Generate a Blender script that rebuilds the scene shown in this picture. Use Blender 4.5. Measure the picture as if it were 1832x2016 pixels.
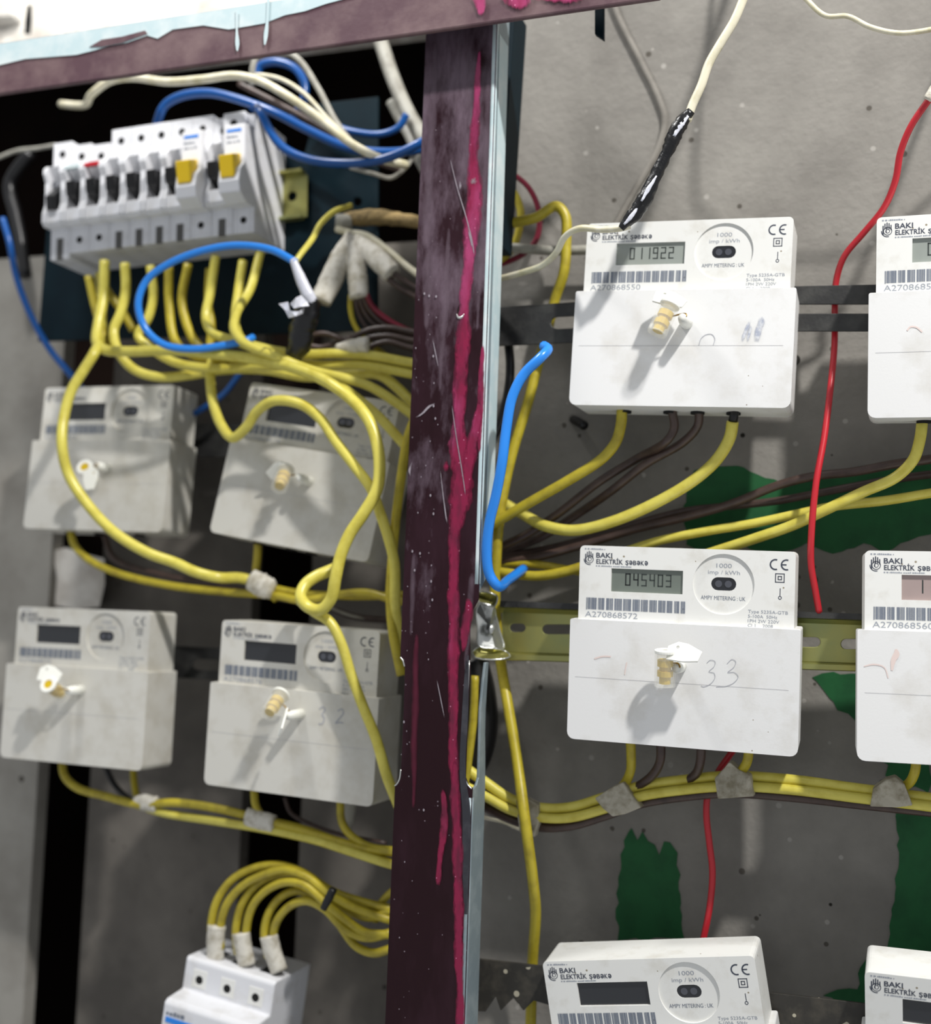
import bpy, bmesh, math, random
from mathutils import Vector, Matrix, Euler
random.seed(7)
SC = bpy.context.scene
COL = SC.collection
for o in list(bpy.data.objects):
    bpy.data.objects.remove(o)

# ------------------------------------------------------------------ camera
FPX, CX, CY = 2412.2, 916.0, 1008.0          # focal length in pixels of the 1832 x 2016 frame
YAW, PITCH, ROLL, CAMY = 0.328436, 0.078953, -0.03539, -0.819648
_B = Matrix(((1, 0, 0), (0, 0, 1), (0, -1, 0)))
CR = Matrix.Rotation(YAW, 3, 'Z') @ Matrix.Rotation(PITCH, 3, 'X') @ _B @ Matrix.Rotation(ROLL, 3, 'Z')
CPOS = Vector((0, CAMY, 0))
RIGHT, DOWN, FWD = CR.col[0].copy(), CR.col[1].copy(), CR.col[2].copy()
cam_data = bpy.data.cameras.new('camera')
cam = bpy.data.objects.new('camera', cam_data)
COL.objects.link(cam)
m4 = Matrix.Identity(4)
for i in range(3):
    m4[i][0], m4[i][1], m4[i][2], m4[i][3] = RIGHT[i], -DOWN[i], -FWD[i], CPOS[i]
cam.matrix_world = m4
cam_data.sensor_fit = 'HORIZONTAL'
cam_data.sensor_width = 36.0
cam_data.lens = FPX / 1832 * 36.0
cam_data.clip_start = 0.01
cam_data.dof.use_dof = True
cam_data.dof.focus_distance = 0.705
cam_data.dof.aperture_fstop = 4.6
SC.camera = cam

# ------------------------------------------------------------------ light
world = bpy.data.worlds.new('world')
SC.world = world
world.use_nodes = True
world.node_tree.nodes['Background'].inputs[0].default_value = (0.93, 0.96, 1.0, 1)
world.node_tree.nodes['Background'].inputs[1].default_value = 0.40
lamp_data = bpy.data.lights.new('ceiling_bulb', 'POINT')
lamp_data.energy = 70.0
lamp_data.color = (1.0, 0.975, 0.94)
lamp_data.shadow_soft_size = 0.03
lamp = bpy.data.objects.new('ceiling_bulb', lamp_data)
lamp.location = (0.44, -0.74, 1.10)
COL.objects.link(lamp)
lamp2_data = bpy.data.lights.new('upper_fill', 'POINT')  # unseen light added to whiten the wall above the beam and the post top
lamp2_data.energy = 16.0
lamp2_data.color = (1.0, 0.99, 0.97)
lamp2_data.shadow_soft_size = 0.05
lamp2 = bpy.data.objects.new('upper_fill', lamp2_data)
lamp2.location = (-0.62, -0.30, 0.92)
COL.objects.link(lamp2)
SC.view_settings.view_transform = 'Standard'
SC.view_settings.look = 'None'
SC.view_settings.gamma = 1.0
SC.view_settings.use_curve_mapping = False
SC.view_settings.exposure = 0.25

# ------------------------------------------------------------------ helpers
def at(px, py, Y):
    """the point seen at pixel (px, py) that lies on the plane y = Y"""
    d = RIGHT * ((px - CX) / FPX) + DOWN * ((py - CY) / FPX) + FWD
    return CPOS + d * ((Y - CAMY) / d.y)

def fdepth(p):
    return (p - CPOS).dot(FWD)

def lin(r, g, b):
    f = lambda c: (c / 255 / 12.92) if c / 255 <= 0.04045 else ((c / 255 + 0.055) / 1.055) ** 2.4
    return (f(r), f(g), f(b), 1.0)

def material(name, rgb, rough=0.5, metal=0.0, spec=0.5, noise=0.0, nscale=200.0, rgb2=None, lo=0.45, hi=0.7,
             bump=0.0, bscale=400.0, trans=0.0, coat=0.0, stretch=None, spots=None):
    m = bpy.data.materials.new(name)
    m.use_nodes = True
    nt = m.node_tree
    N, L = nt.nodes, nt.links
    b = N['Principled BSDF']
    b.inputs['Base Color'].default_value = lin(*rgb)
    b.inputs['Roughness'].default_value = rough
    b.inputs['Metallic'].default_value = metal
    b.inputs['Specular IOR Level'].default_value = spec
    b.inputs['Transmission Weight'].default_value = trans
    b.inputs['Coat Weight'].default_value = coat
    tc = N.new('ShaderNodeTexCoord')
    src = tc.outputs['Object']
    if stretch:
        mp = N.new('ShaderNodeMapping')
        mp.inputs['Scale'].default_value = stretch
        L.new(src, mp.inputs['Vector'])
        src = mp.outputs['Vector']
    col = None
    if rgb2 is not None:
        nz = N.new('ShaderNodeTexNoise')
        nz.inputs['Scale'].default_value = nscale
        nz.inputs['Detail'].default_value = 6
        nz.inputs['Roughness'].default_value = 0.6
        L.new(src, nz.inputs['Vector'])
        rp = N.new('ShaderNodeValToRGB')
        rp.color_ramp.elements[0].position = lo
        rp.color_ramp.elements[1].position = hi
        rp.color_ramp.elements[0].color = lin(*rgb)
        rp.color_ramp.elements[1].color = lin(*rgb2)
        L.new(nz.outputs['Fac'], rp.inputs['Fac'])
        col = rp.outputs['Color']
    if spots:                                   # (scale, radius, colour, keep) small round flecks or pits
        for sc_, rad, c3, keep in spots:
            vo = N.new('ShaderNodeTexVoronoi')
            vo.inputs['Scale'].default_value = sc_
            L.new(tc.outputs['Object'], vo.inputs['Vector'])
            lt = N.new('ShaderNodeMath'); lt.operation = 'LESS_THAN'
            sep = N.new('ShaderNodeSeparateColor')
            L.new(vo.outputs['Color'], sep.inputs[0])
            ml = N.new('ShaderNodeMath'); ml.operation = 'MULTIPLY'; ml.inputs[1].default_value = rad
            L.new(sep.outputs[1], ml.inputs[0])
            L.new(vo.outputs['Distance'], lt.inputs[0]); L.new(ml.outputs[0], lt.inputs[1])
            kp = N.new('ShaderNodeMath'); kp.operation = 'LESS_THAN'; kp.inputs[1].default_value = keep
            L.new(sep.outputs[0], kp.inputs[0])
            an = N.new('ShaderNodeMath'); an.operation = 'MULTIPLY'
            L.new(lt.outputs[0], an.inputs[0]); L.new(kp.outputs[0], an.inputs[1])
            mx = N.new('ShaderNodeMix'); mx.data_type = 'RGBA'
            L.new(an.outputs[0], mx.inputs['Factor'])
            if col is None:
                mx.inputs['A'].default_value = lin(*rgb)
            else:
                L.new(col, mx.inputs['A'])
            mx.inputs['B'].default_value = lin(*c3)
            col = mx.outputs['Result']
    if col is not None:
        L.new(col, b.inputs['Base Color'])
    if bump:
        nb = N.new('ShaderNodeTexNoise')
        nb.inputs['Scale'].default_value = bscale
        nb.inputs['Detail'].default_value = 5
        L.new(src, nb.inputs['Vector'])
        bp = N.new('ShaderNodeBump')
        bp.inputs['Strength'].default_value = bump
        bp.inputs['Distance'].default_value = 0.001
        L.new(nb.outputs['Fac'], bp.inputs['Height'])
        L.new(bp.outputs['Normal'], b.inputs['Normal'])
    return m

M = {}
M['white'] = material('meter_white_plastic', (231, 231, 227), 0.42, rgb2=(205, 201, 190), nscale=60, lo=0.52, hi=0.85,
                      spots=[(160, 0.12, (150, 140, 120), 0.16)])
M['cover'] = material('cover_white_plastic', (229, 229, 228), 0.5, rgb2=(208, 205, 198), nscale=45, lo=0.5, hi=0.85, bump=0.04, bscale=900,
                      spots=[(120, 0.10, (140, 128, 110), 0.2)])
M['aged'] = material('aged_white_plastic', (208, 206, 198), 0.45, rgb2=(186, 181, 168), nscale=50, lo=0.45, hi=0.8)
M['breaker'] = material('breaker_grey_white_plastic', (224, 225, 229), 0.4, rgb2=(200, 198, 196), nscale=60, lo=0.5, hi=0.8)
M['black'] = material('black_plastic', (12, 12, 14), 0.35)
M['hole'] = material('hole_dark', (10, 10, 10), 0.9)
M['print'] = material('slate_print', (62, 68, 82), 0.6)
M['faint'] = material('faint_print', (150, 156, 166), 0.6)
M['barcode'] = material('barcode_print', (112, 120, 134), 0.6)
M['pencil'] = material('pencil_mark', (172, 174, 180), 0.7)
M['pencil_faint'] = material('pencil_mark_faint', (188, 188, 190), 0.7)
M['pinkmark'] = material('pink_mark', (226, 208, 202), 0.7)
M['smudge'] = material('ink_smudge', (168, 174, 190), 0.7, rgb2=(214, 216, 220), nscale=300, lo=0.4, hi=0.6)
M['lcd'] = material('lcd_grey', (112, 120, 112), 0.2, coat=0.3)
M['lcd_light'] = material('lcd_light', (150, 156, 150), 0.2, coat=0.3)
M['lcd_rose'] = material('lcd_rose', (168, 150, 146), 0.2, coat=0.3)
M['lcd_dark'] = material('lcd_dark', (38, 40, 44), 0.15, coat=0.4)
M['digit'] = material('lcd_digit', (52, 58, 56), 0.4)
M['digit_dark'] = material('lcd_digit_dark', (22, 26, 26), 0.4)
M['window'] = material('dark_window', (26, 28, 34), 0.12, coat=0.6)
M['lens'] = material('sensor_lens', (70, 72, 80), 0.08, coat=0.8)
M['clear'] = material('clear_plastic', (246, 245, 236), 0.08, spec=0.8)
M['clear'].node_tree.nodes['Principled BSDF'].inputs['Alpha'].default_value = 0.16
M['sealyellow'] = material('seal_yellow', (206, 174, 14), 0.4)
M['lever'] = material('yellow_lever', (246, 206, 22), 0.35)
M['slotgrey'] = material('terminal_slot_grey', (88, 87, 85), 0.7)
M['sealwhite'] = material('seal_white', (240, 240, 232), 0.4)
M['brass'] = material('brass_screw', (150, 120, 60), 0.35, metal=0.9)
M['yellow'] = material('yellow_cable', (214, 203, 92), 0.30, rgb2=(192, 178, 62), nscale=90, lo=0.45, hi=0.75)
M['yellow_old'] = material('dusty_yellow_cable', (184, 168, 46), 0.40, rgb2=(146, 130, 34), nscale=80, lo=0.45, hi=0.75)
M['brown'] = material('brown_cable', (74, 58, 52), 0.38, rgb2=(54, 40, 36), nscale=90)
M['blue'] = material('blue_cable', (40, 132, 226), 0.28)
M['blue_dark'] = material('dark_blue_cable', (10, 76, 146), 0.28)
M['red'] = material('red_cable', (190, 36, 48), 0.3)
M['whitewire'] = material('white_cable', (226, 220, 196), 0.4, rgb2=(196, 188, 150), nscale=70)
M['wallcable'] = material('concrete_grey_cable', (128, 124, 117), 0.8, rgb2=(108, 104, 98), nscale=60)
M['bare'] = material('bare_dark_steel', (52, 52, 58), 0.4, metal=0.3, rgb2=(74, 74, 80), nscale=80)
M['greywire'] = material('grey_cable', (168, 166, 156), 0.45, rgb2=(130, 126, 116), nscale=70)
M['blackwire'] = material('black_cable', (16, 16, 18), 0.35)
M['crimson'] = material('crimson_cable', (120, 24, 48), 0.35)
M['tape'] = material('white_cloth_tape', (212, 208, 197), 0.75, rgb2=(160, 152, 132), nscale=120, bump=0.4, bscale=700)
M['tape_dirty'] = material('dirty_tape', (176, 170, 154), 0.7, rgb2=(120, 112, 88), nscale=110, bump=0.3, bscale=500)
M['blacktape'] = material('black_tape', (9, 9, 12), 0.3, bump=0.7, bscale=260, coat=0.12)
M['silver'] = material('crumpled_silver_tape', (214, 216, 226), 0.3, bump=0.5, bscale=300)
M['foam'] = material('tan_foam', (150, 128, 84), 0.9, rgb2=(104, 88, 60), nscale=150, bump=1.0, bscale=200)
M['maroon'] = material('maroon_gloss_paint', (30, 3, 11), 0.38, spec=0.25, rgb2=(60, 34, 46), nscale=24, lo=0.46, hi=0.92, bump=0.25, bscale=120,
                       stretch=(1, 1, 0.3), spots=[(260, 0.16, (150, 142, 150), 0.07), (500, 0.22, (120, 108, 116), 0.06)])
M['maroon_beam'] = material('dusty_maroon_paint', (84, 58, 66), 0.5, rgb2=(122, 100, 100), nscale=30, lo=0.4, hi=0.75, bump=0.25, bscale=120)
M['magenta'] = material('magenta_paint_drip', (132, 12, 60), 0.35, rgb2=(74, 14, 40), nscale=90, lo=0.46, hi=0.72, stretch=(1, 1, 0.4), spots=[(420, 0.25, (206, 130, 160), 0.14)])
M['paleblue'] = material('pale_blue_paint', (186, 206, 210), 0.5, rgb2=(214, 222, 222), nscale=40)
M['scratch'] = material('scratch_bare', (150, 142, 150), 0.5)
M['steelgrey'] = material('grey_primer_steel', (132, 146, 152), 0.42, metal=0.25, rgb2=(158, 170, 174), nscale=60, bump=0.15)
M['steeldark'] = material('dark_painted_steel', (54, 54, 54), 0.4, metal=0.4, rgb2=(74, 74, 72), nscale=70, bump=0.2)
M['steelspeck'] = material('speckled_dark_steel', (52, 50, 46), 0.5, metal=0.2, rgb2=(76, 72, 64), nscale=90, spots=[(140, 0.4, (186, 180, 160), 0.22)])
M['zinc'] = material('yellow_zinc_steel', (178, 170, 96), 0.32, metal=0.75, rgb2=(150, 158, 110), nscale=18, lo=0.35, hi=0.7)
M['zincbright'] = material('bare_bright_steel', (206, 208, 204), 0.28, metal=0.85, bump=0.3, bscale=200)
M['teal'] = material('dark_teal_steel', (6, 25, 33), 0.6, spec=0.15, rgb2=(10, 32, 40), nscale=30)
M['green'] = material('green_wall_paint', (36, 92, 54), 0.6, spec=0.2, rgb2=(30, 76, 46), nscale=40, bump=0.2, bscale=150)
M['plaster'] = material('white_plaster', (226, 222, 214), 0.9, rgb2=(176, 168, 158), nscale=28, lo=0.4, hi=0.7, bump=0.6, bscale=80)
M['concrete'] = material('grey_concrete', (118, 115, 110), 0.9, spec=0.2, rgb2=(140, 137, 131), nscale=14, lo=0.34, hi=0.66, bump=0.7, bscale=180,
                         spots=[(30, 0.12, (40, 38, 34), 0.42), (95, 0.2, (84, 80, 74), 0.25), (130, 0.24, (156, 153, 147), 0.16)])
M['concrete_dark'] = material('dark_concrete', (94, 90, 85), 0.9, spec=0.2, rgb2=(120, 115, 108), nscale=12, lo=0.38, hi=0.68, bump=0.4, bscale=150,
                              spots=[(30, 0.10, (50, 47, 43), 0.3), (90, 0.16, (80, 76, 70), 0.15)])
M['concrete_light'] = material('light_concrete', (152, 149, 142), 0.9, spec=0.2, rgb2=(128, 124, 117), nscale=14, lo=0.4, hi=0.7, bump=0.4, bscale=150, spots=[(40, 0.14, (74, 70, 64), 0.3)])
M['void'] = material('dark_brown_recess', (22, 13, 9), 0.95, spec=0.1, rgb2=(9, 6, 5), nscale=10)

def chalk_haze(m, z_top, z_low, rgb, nscale=30):
    """patchy chalk wear, plus lit haze painted in: paler towards the upper end"""
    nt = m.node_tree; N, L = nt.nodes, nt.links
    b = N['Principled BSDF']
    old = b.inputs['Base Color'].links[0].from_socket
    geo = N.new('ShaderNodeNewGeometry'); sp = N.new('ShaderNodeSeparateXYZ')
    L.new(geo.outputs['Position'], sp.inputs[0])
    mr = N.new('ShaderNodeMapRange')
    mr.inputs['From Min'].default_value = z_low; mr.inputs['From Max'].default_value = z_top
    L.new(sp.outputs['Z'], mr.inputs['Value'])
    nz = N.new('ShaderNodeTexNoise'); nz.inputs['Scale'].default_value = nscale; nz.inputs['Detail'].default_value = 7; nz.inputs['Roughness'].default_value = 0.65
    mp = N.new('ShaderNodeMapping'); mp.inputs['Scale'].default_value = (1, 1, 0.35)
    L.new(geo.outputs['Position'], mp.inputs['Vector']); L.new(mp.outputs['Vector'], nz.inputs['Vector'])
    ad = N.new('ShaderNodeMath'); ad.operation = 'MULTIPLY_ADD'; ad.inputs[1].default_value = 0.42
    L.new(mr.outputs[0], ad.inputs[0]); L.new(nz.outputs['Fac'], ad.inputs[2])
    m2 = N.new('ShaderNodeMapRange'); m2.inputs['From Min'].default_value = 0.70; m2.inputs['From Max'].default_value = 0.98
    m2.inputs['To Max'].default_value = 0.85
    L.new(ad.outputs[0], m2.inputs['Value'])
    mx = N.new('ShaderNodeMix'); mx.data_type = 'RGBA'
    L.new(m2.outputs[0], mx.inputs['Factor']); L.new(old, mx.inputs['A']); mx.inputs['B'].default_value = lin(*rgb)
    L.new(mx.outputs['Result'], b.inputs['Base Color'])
chalk_haze(M['maroon'], 0.40, -0.14, (112, 96, 108), 60)  # worn patches, and the lit haze of the upper post put into its colour
chalk_haze(M['magenta'], 0.45, -0.25, (168, 64, 112), 70)  # drips get the same painted-in brightening towards the top

def obj(name, verts, faces, mat, parent=None, smooth=False, bevel=0.0, seg=2):
    me = bpy.data.meshes.new(name)
    me.from_pydata([tuple(v) for v in verts], [], faces)
    me.update()
    if smooth:
        me.polygons.foreach_set('use_smooth', [True] * len(me.polygons))
    me.materials.append(M[mat] if isinstance(mat, str) else mat)
    o = bpy.data.objects.new(name, me)
    COL.objects.link(o)
    if parent is not None:
        o.parent = parent
    if bevel:
        b = o.modifiers.new('bevel', 'BEVEL')
        b.width = bevel
        b.segments = seg
        b.limit_method = 'ANGLE'
        b.angle_limit = 0.6
    return o

def tag(o, label, cat, group=None):
    o['label'] = label
    o['category'] = cat
    if group:
        o['group'] = group
    return o

def struct(o):
    o['kind'] = 'structure'
    return o

def empty(name, loc=(0, 0, 0)):
    o = bpy.data.objects.new(name, None)
    o.location = loc
    o.empty_display_size = 0.01
    COL.objects.link(o)
    return o

def box_geo(x0, x1, y0, y1, z0, z1):
    v = [(x, y, z) for z in (z0, z1) for y in (y0, y1) for x in (x0, x1)]
    return v, [(0, 1, 5, 4), (1, 3, 7, 5), (3, 2, 6, 7), (2, 0, 4, 6), (4, 5, 7, 6), (2, 3, 1, 0)]

def join_geo(parts):
    V, F = [], []
    for v, f in parts:
        n = len(V)
        V += [tuple(p) for p in v]
        F += [tuple(i + n for i in q) for q in f]
    return V, F

def hexa(front, back):
    """8-corner solid from two quads in the same winding"""
    v = list(front) + list(back)
    return v, [(0, 1, 2, 3), (7, 6, 5, 4), (0, 4, 5, 1), (1, 5, 6, 2), (2, 6, 7, 3), (3, 7, 4, 0)]

def plate_geo(outer, holes, fn, thick):
    """flat plate with holes: 2-D outlines, fn(a, b, d) maps to space (d = 0 front, thick back)"""
    bm = bmesh.new()
    edges = []
    for loop in [outer] + list(holes):
        vs = [bm.verts.new((p[0], p[1], 0)) for p in loop]
        for i in range(len(vs)):
            edges.append(bm.edges.new((vs[i], vs[(i + 1) % len(vs)])))
    bmesh.ops.triangle_fill(bm, use_beauty=True, use_dissolve=False, edges=edges)
    bm.verts.index_update()
    n = len(bm.verts)
    p2 = [(v.co.x, v.co.y) for v in bm.verts]
    tris = [[v.index for v in f.verts] for f in bm.faces]
    bm.free()
    V = [fn(a, b, 0.0) for a, b in p2] + [fn(a, b, thick) for a, b in p2]
    F = []
    for t in tris:
        a, b, c = (Vector(V[i]) for i in t)
        nrm = (b - a).cross(c - a)
        toback = Vector(V[t[0] + n]) - a
        if nrm.dot(toback) > 0:
            t = t[::-1]
        F.append(tuple(t))
        F.append(tuple(i + n for i in t[::-1]))
    k = 0
    for loop in [outer] + list(holes):
        m = len(loop)
        for i in range(m):
            j = (i + 1) % m
            F.append((k + i, k + i + n, k + j + n, k + j))
        k += m
    return V, F

def fix_normals(o):
    bm = bmesh.new(); bm.from_mesh(o.data)
    bmesh.ops.recalc_face_normals(bm, faces=bm.faces)
    bm.to_mesh(o.data); bm.free()
    return o

def plate(name, outer, holes, fn, thick, mat, parent=None, bevel=0.0, smooth=False):
    v, f = plate_geo(outer, holes, fn, thick)
    return fix_normals(obj(name, v, f, mat, parent, smooth=smooth, bevel=bevel))

def rrect(x0, x1, z0, z1, r, n=4):
    """rounded rectangle outline; r may be a 4-tuple (bl, br, tr, tl)"""
    if not isinstance(r, tuple):
        r = (r,) * 4
    out = []
    for (cx, cz, a0), rr in zip(((x0, z0, 180), (x1, z0, 270), (x1, z1, 0), (x0, z1, 90)), r):
        ox = cx + (rr if cx == x0 else -rr)
        oz = cz + (rr if cz == z0 else -rr)
        for i in range(n + 1):
            a = math.radians(a0 + 90 * i / n)
            out.append((ox + rr * math.cos(a), oz + rr * math.sin(a)))
    return out

def circle(cx, cz, r, n=32):
    return [(cx + r * math.cos(2 * math.pi * i / n), cz + r * math.sin(2 * math.pi * i / n)) for i in range(n)]

def spline(pts, sub=8):
    """Catmull-Rom through 3-D points"""
    P = [Vector(p) for p in pts]
    if len(P) == 2:
        return [P[0].lerp(P[1], i / sub) for i in range(sub + 1)]
    P = [P[0] * 2 - P[1]] + P + [P[-1] * 2 - P[-2]]
    out = []
    for i in range(1, len(P) - 2):
        a, b, c, d = P[i - 1:i + 3]
        t0 = 0.0
        t1 = t0 + max((b - a).length, 1e-6) ** 0.5
        t2 = t1 + max((c - b).length, 1e-6) ** 0.5
        t3 = t2 + max((d - c).length, 1e-6) ** 0.5
        for k in range(sub):
            t = t1 + (t2 - t1) * k / sub
            A1 = a * ((t1 - t) / (t1 - t0)) + b * ((t - t0) / (t1 - t0))
            A2 = b * ((t2 - t) / (t2 - t1)) + c * ((t - t1) / (t2 - t1))
            A3 = c * ((t3 - t) / (t3 - t2)) + d * ((t - t2) / (t3 - t2))
            B1 = A1 * ((t2 - t) / (t2 - t0)) + A2 * ((t - t0) / (t2 - t0))
            B2 = A2 * ((t3 - t) / (t3 - t1)) + A3 * ((t - t1) / (t3 - t1))
            out.append(B1 * ((t2 - t) / (t2 - t1)) + B2 * ((t - t1) / (t2 - t1)))
    out.append(P[-2])
    return out

def tube_geo(path, rad, sides=10, flat=1.0, wob=0.0):
    """tube along a path; rad is a number or a list; flat squashes it across the view"""
    n = len(path)
    R = rad if isinstance(rad, (list, tuple)) else [rad] * n
    V, F = [], []
    up = None
    for i, p in enumerate(path):
        t = (path[min(i + 1, n - 1)] - path[max(i - 1, 0)])
        if t.length < 1e-9:
            t = Vector((0, 0, 1))
        t.normalize()
        if up is None:
            up = Vector((0, 1, 0))
            if abs(up.dot(t)) > 0.9:
                up = Vector((1, 0, 0))
        up = (up - t * up.dot(t)).normalized()
        s = t.cross(up)
        for k in range(sides):
            a = 2 * math.pi * k / sides
            r = R[i] * (1 + (random.uniform(-wob, wob) if wob else 0))
            V.append(p + up * (math.cos(a) * r * flat) + s * (math.sin(a) * r))
    for i in range(n - 1):
        for k in range(sides):
            j = (k + 1) % sides
            F.append((i * sides + k, i * sides + j, (i + 1) * sides + j, (i + 1) * sides + k))
    F.append(tuple(range(sides))[::-1])
    F.append(tuple((n - 1) * sides + k for k in range(sides)))
    return V, F

def fill_y(pts):
    """points (x, y) or (x, y, Y): missing depths are interpolated along the run"""
    out = [list(p) for p in pts]
    known = [i for i, p in enumerate(out) if len(p) == 3]
    for i, p in enumerate(out):
        if len(p) == 2:
            a = max([k for k in known if k < i], default=None)
            b = min([k for k in known if k > i], default=None)
            if a is None: y = out[b][2]
            elif b is None: y = out[a][2]
            else: y = out[a][2] + (out[b][2] - out[a][2]) * (i - a) / (b - a)
            out[i] = [p[0], p[1], y]
    return out

def run3d(pts):
    return [at(*p) for p in fill_y(pts)]

def wire(name, label, mat, width, pts, cat='cable', group=None, sides=10, sub=7, ends=None):
    """cable of a given apparent width: the radius follows from its mean distance"""
    P = run3d(pts)
    zm = sum(fdepth(p) for p in P) / len(P)
    r = width / 2 * zm / FPX
    v, f = tube_geo(spline(P, sub), r, sides)
    o = obj(name, v, f, mat, smooth=True)
    tag(o, label, cat, group)
    if ends:                                     # bare copper or sleeve at an end: (index, material, radius factor, length)
        for which, m_, rf, ln in ends:
            a, b = (P[0], P[1]) if which == 0 else (P[-1], P[-2])
            d = (a - b).normalized()
            v, f = tube_geo([a - d * ln * 0.3, a + d * ln], r * rf, 8)
            obj('wire_end', v, f, m_, o, smooth=True)
    return o

def wrap(name, label, mat, pts, widths, cat='tape', wob=0.06, flat=0.8, sides=12, group=None):
    """tape wound round cables: a lumpy sleeve with its own thickness"""
    P = spline(run3d(pts), 6)
    n = len(P)
    R = []
    for i, p in enumerate(P):
        t = i / (n - 1) * (len(widths) - 1)
        k = min(int(t), len(widths) - 2) if len(widths) > 1 else 0
        w = widths[0] if len(widths) == 1 else widths[k] + (widths[k + 1] - widths[k]) * (t - k)
        R.append(w / 2 * fdepth(p) / FPX)
    v, f = tube_geo(P, R, sides, flat, wob)
    o = obj(name, v, f, mat, smooth=True)
    return tag(o, label, cat, group)

def strip_px(pts, fn, lift=0.0):
    """ribbon: (x, y, width) in pixels mapped by fn(px, py) to a surface"""
    V, F = [], []
    n = len(pts)
    for i, (x, y, w) in enumerate(pts):
        a, b = pts[max(i - 1, 0)], pts[min(i + 1, n - 1)]
        dx, dy = b[0] - a[0], b[1] - a[1]
        l = math.hypot(dx, dy) or 1
        nx, ny = -dy / l, dx / l
        V += [fn(x + nx * w / 2, y + ny * w / 2), fn(x - nx * w / 2, y - ny * w / 2)]
        if i:
            k = 2 * i
            F.append((k - 2, k - 1, k + 1, k))
    return V, F

def feather(m, ragged=0.5, nscale=240, soft=0.3):
    """paint that thins out towards the edge of its streak (mesh attribute 'film': 1 in the middle, 0 at the rim)"""
    nt = m.node_tree; N, L = nt.nodes, nt.links
    b = N['Principled BSDF']
    at_ = N.new('ShaderNodeAttribute'); at_.attribute_name = 'film'
    geo = N.new('ShaderNodeNewGeometry')
    mp = N.new('ShaderNodeMapping'); mp.inputs['Scale'].default_value = (1, 1, 0.4)
    L.new(geo.outputs['Position'], mp.inputs['Vector'])
    nz = N.new('ShaderNodeTexNoise'); nz.inputs['Scale'].default_value = nscale; nz.inputs['Detail'].default_value = 5
    L.new(mp.outputs['Vector'], nz.inputs['Vector'])
    ad = N.new('ShaderNodeMath'); ad.operation = 'MULTIPLY_ADD'; ad.inputs[1].default_value = -ragged
    L.new(nz.outputs['Fac'], ad.inputs[0]); L.new(at_.outputs['Fac'], ad.inputs[2])
    mr = N.new('ShaderNodeMapRange'); mr.inputs['From Min'].default_value = 0.0; mr.inputs['From Max'].default_value = soft
    mr.inputs['To Max'].default_value = 0.95
    L.new(ad.outputs[0], mr.inputs['Value'])
    L.new(mr.outputs[0], b.inputs['Alpha'])
    return m
for k_ in ('magenta', 'scratch', 'smudge'):
    M[k_ + '_film'] = M[k_].copy()
    feather(M[k_ + '_film'], 0.75, 520, 0.45)
M['streak_film'] = feather(material('lavender_streak', (118, 100, 112), 0.5), 1.0, 200, 1.3)
M['darkred_film'] = feather(material('dark_red_streak', (92, 16, 44), 0.4), 0.8, 200, 0.9)
M['paleblue_film'] = feather(M['paleblue'].copy())

def film_strip(name, pts, fn, mat, parent, cross=7):
    """streak of paint with a soft rim: (x, y, width) in pixels mapped to a surface"""
    V, F, A = [], [], []
    n = len(pts)
    ln = [0.0]
    for i in range(1, n):
        ln.append(ln[-1] + math.hypot(pts[i][0] - pts[i - 1][0], pts[i][1] - pts[i - 1][1]))
    for i, (x, y, w) in enumerate(pts):
        a, b = pts[max(i - 1, 0)], pts[min(i + 1, n - 1)]
        dx, dy = b[0] - a[0], b[1] - a[1]
        l = math.hypot(dx, dy) or 1
        nx, ny = -dy / l, dx / l
        end = min(1.0, min(ln[i], ln[-1] - ln[i]) / 18.0)
        for k in range(cross):
            t = -1 + 2 * k / (cross - 1)
            V.append(fn(x + nx * w * .74 * t, y + ny * w * .74 * t))
            A.append((1 - abs(t) ** 2) * end)
        if i:
            q = cross * i
            for k in range(cross - 1):
                F.append((q - cross + k, q - cross + k + 1, q + k + 1, q + k))
    o = obj(name, V, F, mat, parent)
    at_ = o.data.attributes.new('film', 'FLOAT', 'POINT')
    at_.data.foreach_set('value', A)
    return o

def smooth2d(pts, sub=6):
    q = spline([(p[0], p[1], p[2] if len(p) > 2 else 0) for p in pts], sub)
    return [(p.x, p.y, p.z) for p in q]

_text_cache = {}
def text_geo(body, x0, x1, z0, h, ysurf, bold=0.0, shear=0.0):
    """flat lettering fitted to x0..x1, cap height h, baseline z0, on the plane y = ysurf"""
    key = (body, bold, shear)
    if key not in _text_cache:
        cu = bpy.data.curves.new('lettering', 'FONT')
        cu.body = body
        cu.size = 1.0
        cu.offset = bold
        cu.shear = shear
        cu.resolution_u = 3
        o = bpy.data.objects.new('lettering', cu)
        COL.objects.link(o)
        dg = bpy.context.evaluated_depsgraph_get()
        me = bpy.data.meshes.new_from_object(o.evaluated_get(dg))
        V = [(v.co.x, v.co.y) for v in me.vertices]
        F = [tuple(p.vertices) for p in me.polygons]
        bpy.data.objects.remove(o); bpy.data.curves.remove(cu); bpy.data.meshes.remove(me)
        _text_cache[key] = (V, F)
    V, F = _text_cache[key]
    if not V:
        return [], []
    ax = min(v[0] for v in V); bx = max(v[0] for v in V)
    sx = (x1 - x0) / (bx - ax)
    sz = h / 0.70
    return [(x0 + (v[0] - ax) * sx, ysurf, z0 + v[1] * sz) for v in V], F

# ------------------------------------------------------------------ the setting
def wall_panel(name, x0, x1, z0, z1, Y, thick, mat):
    v, f = box_geo(x0, x1, Y, Y + thick, z0, z1)
    return struct(obj(name, v, f, mat))

def wx(px, py, Y):
    return at(px, py, Y).x

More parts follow.
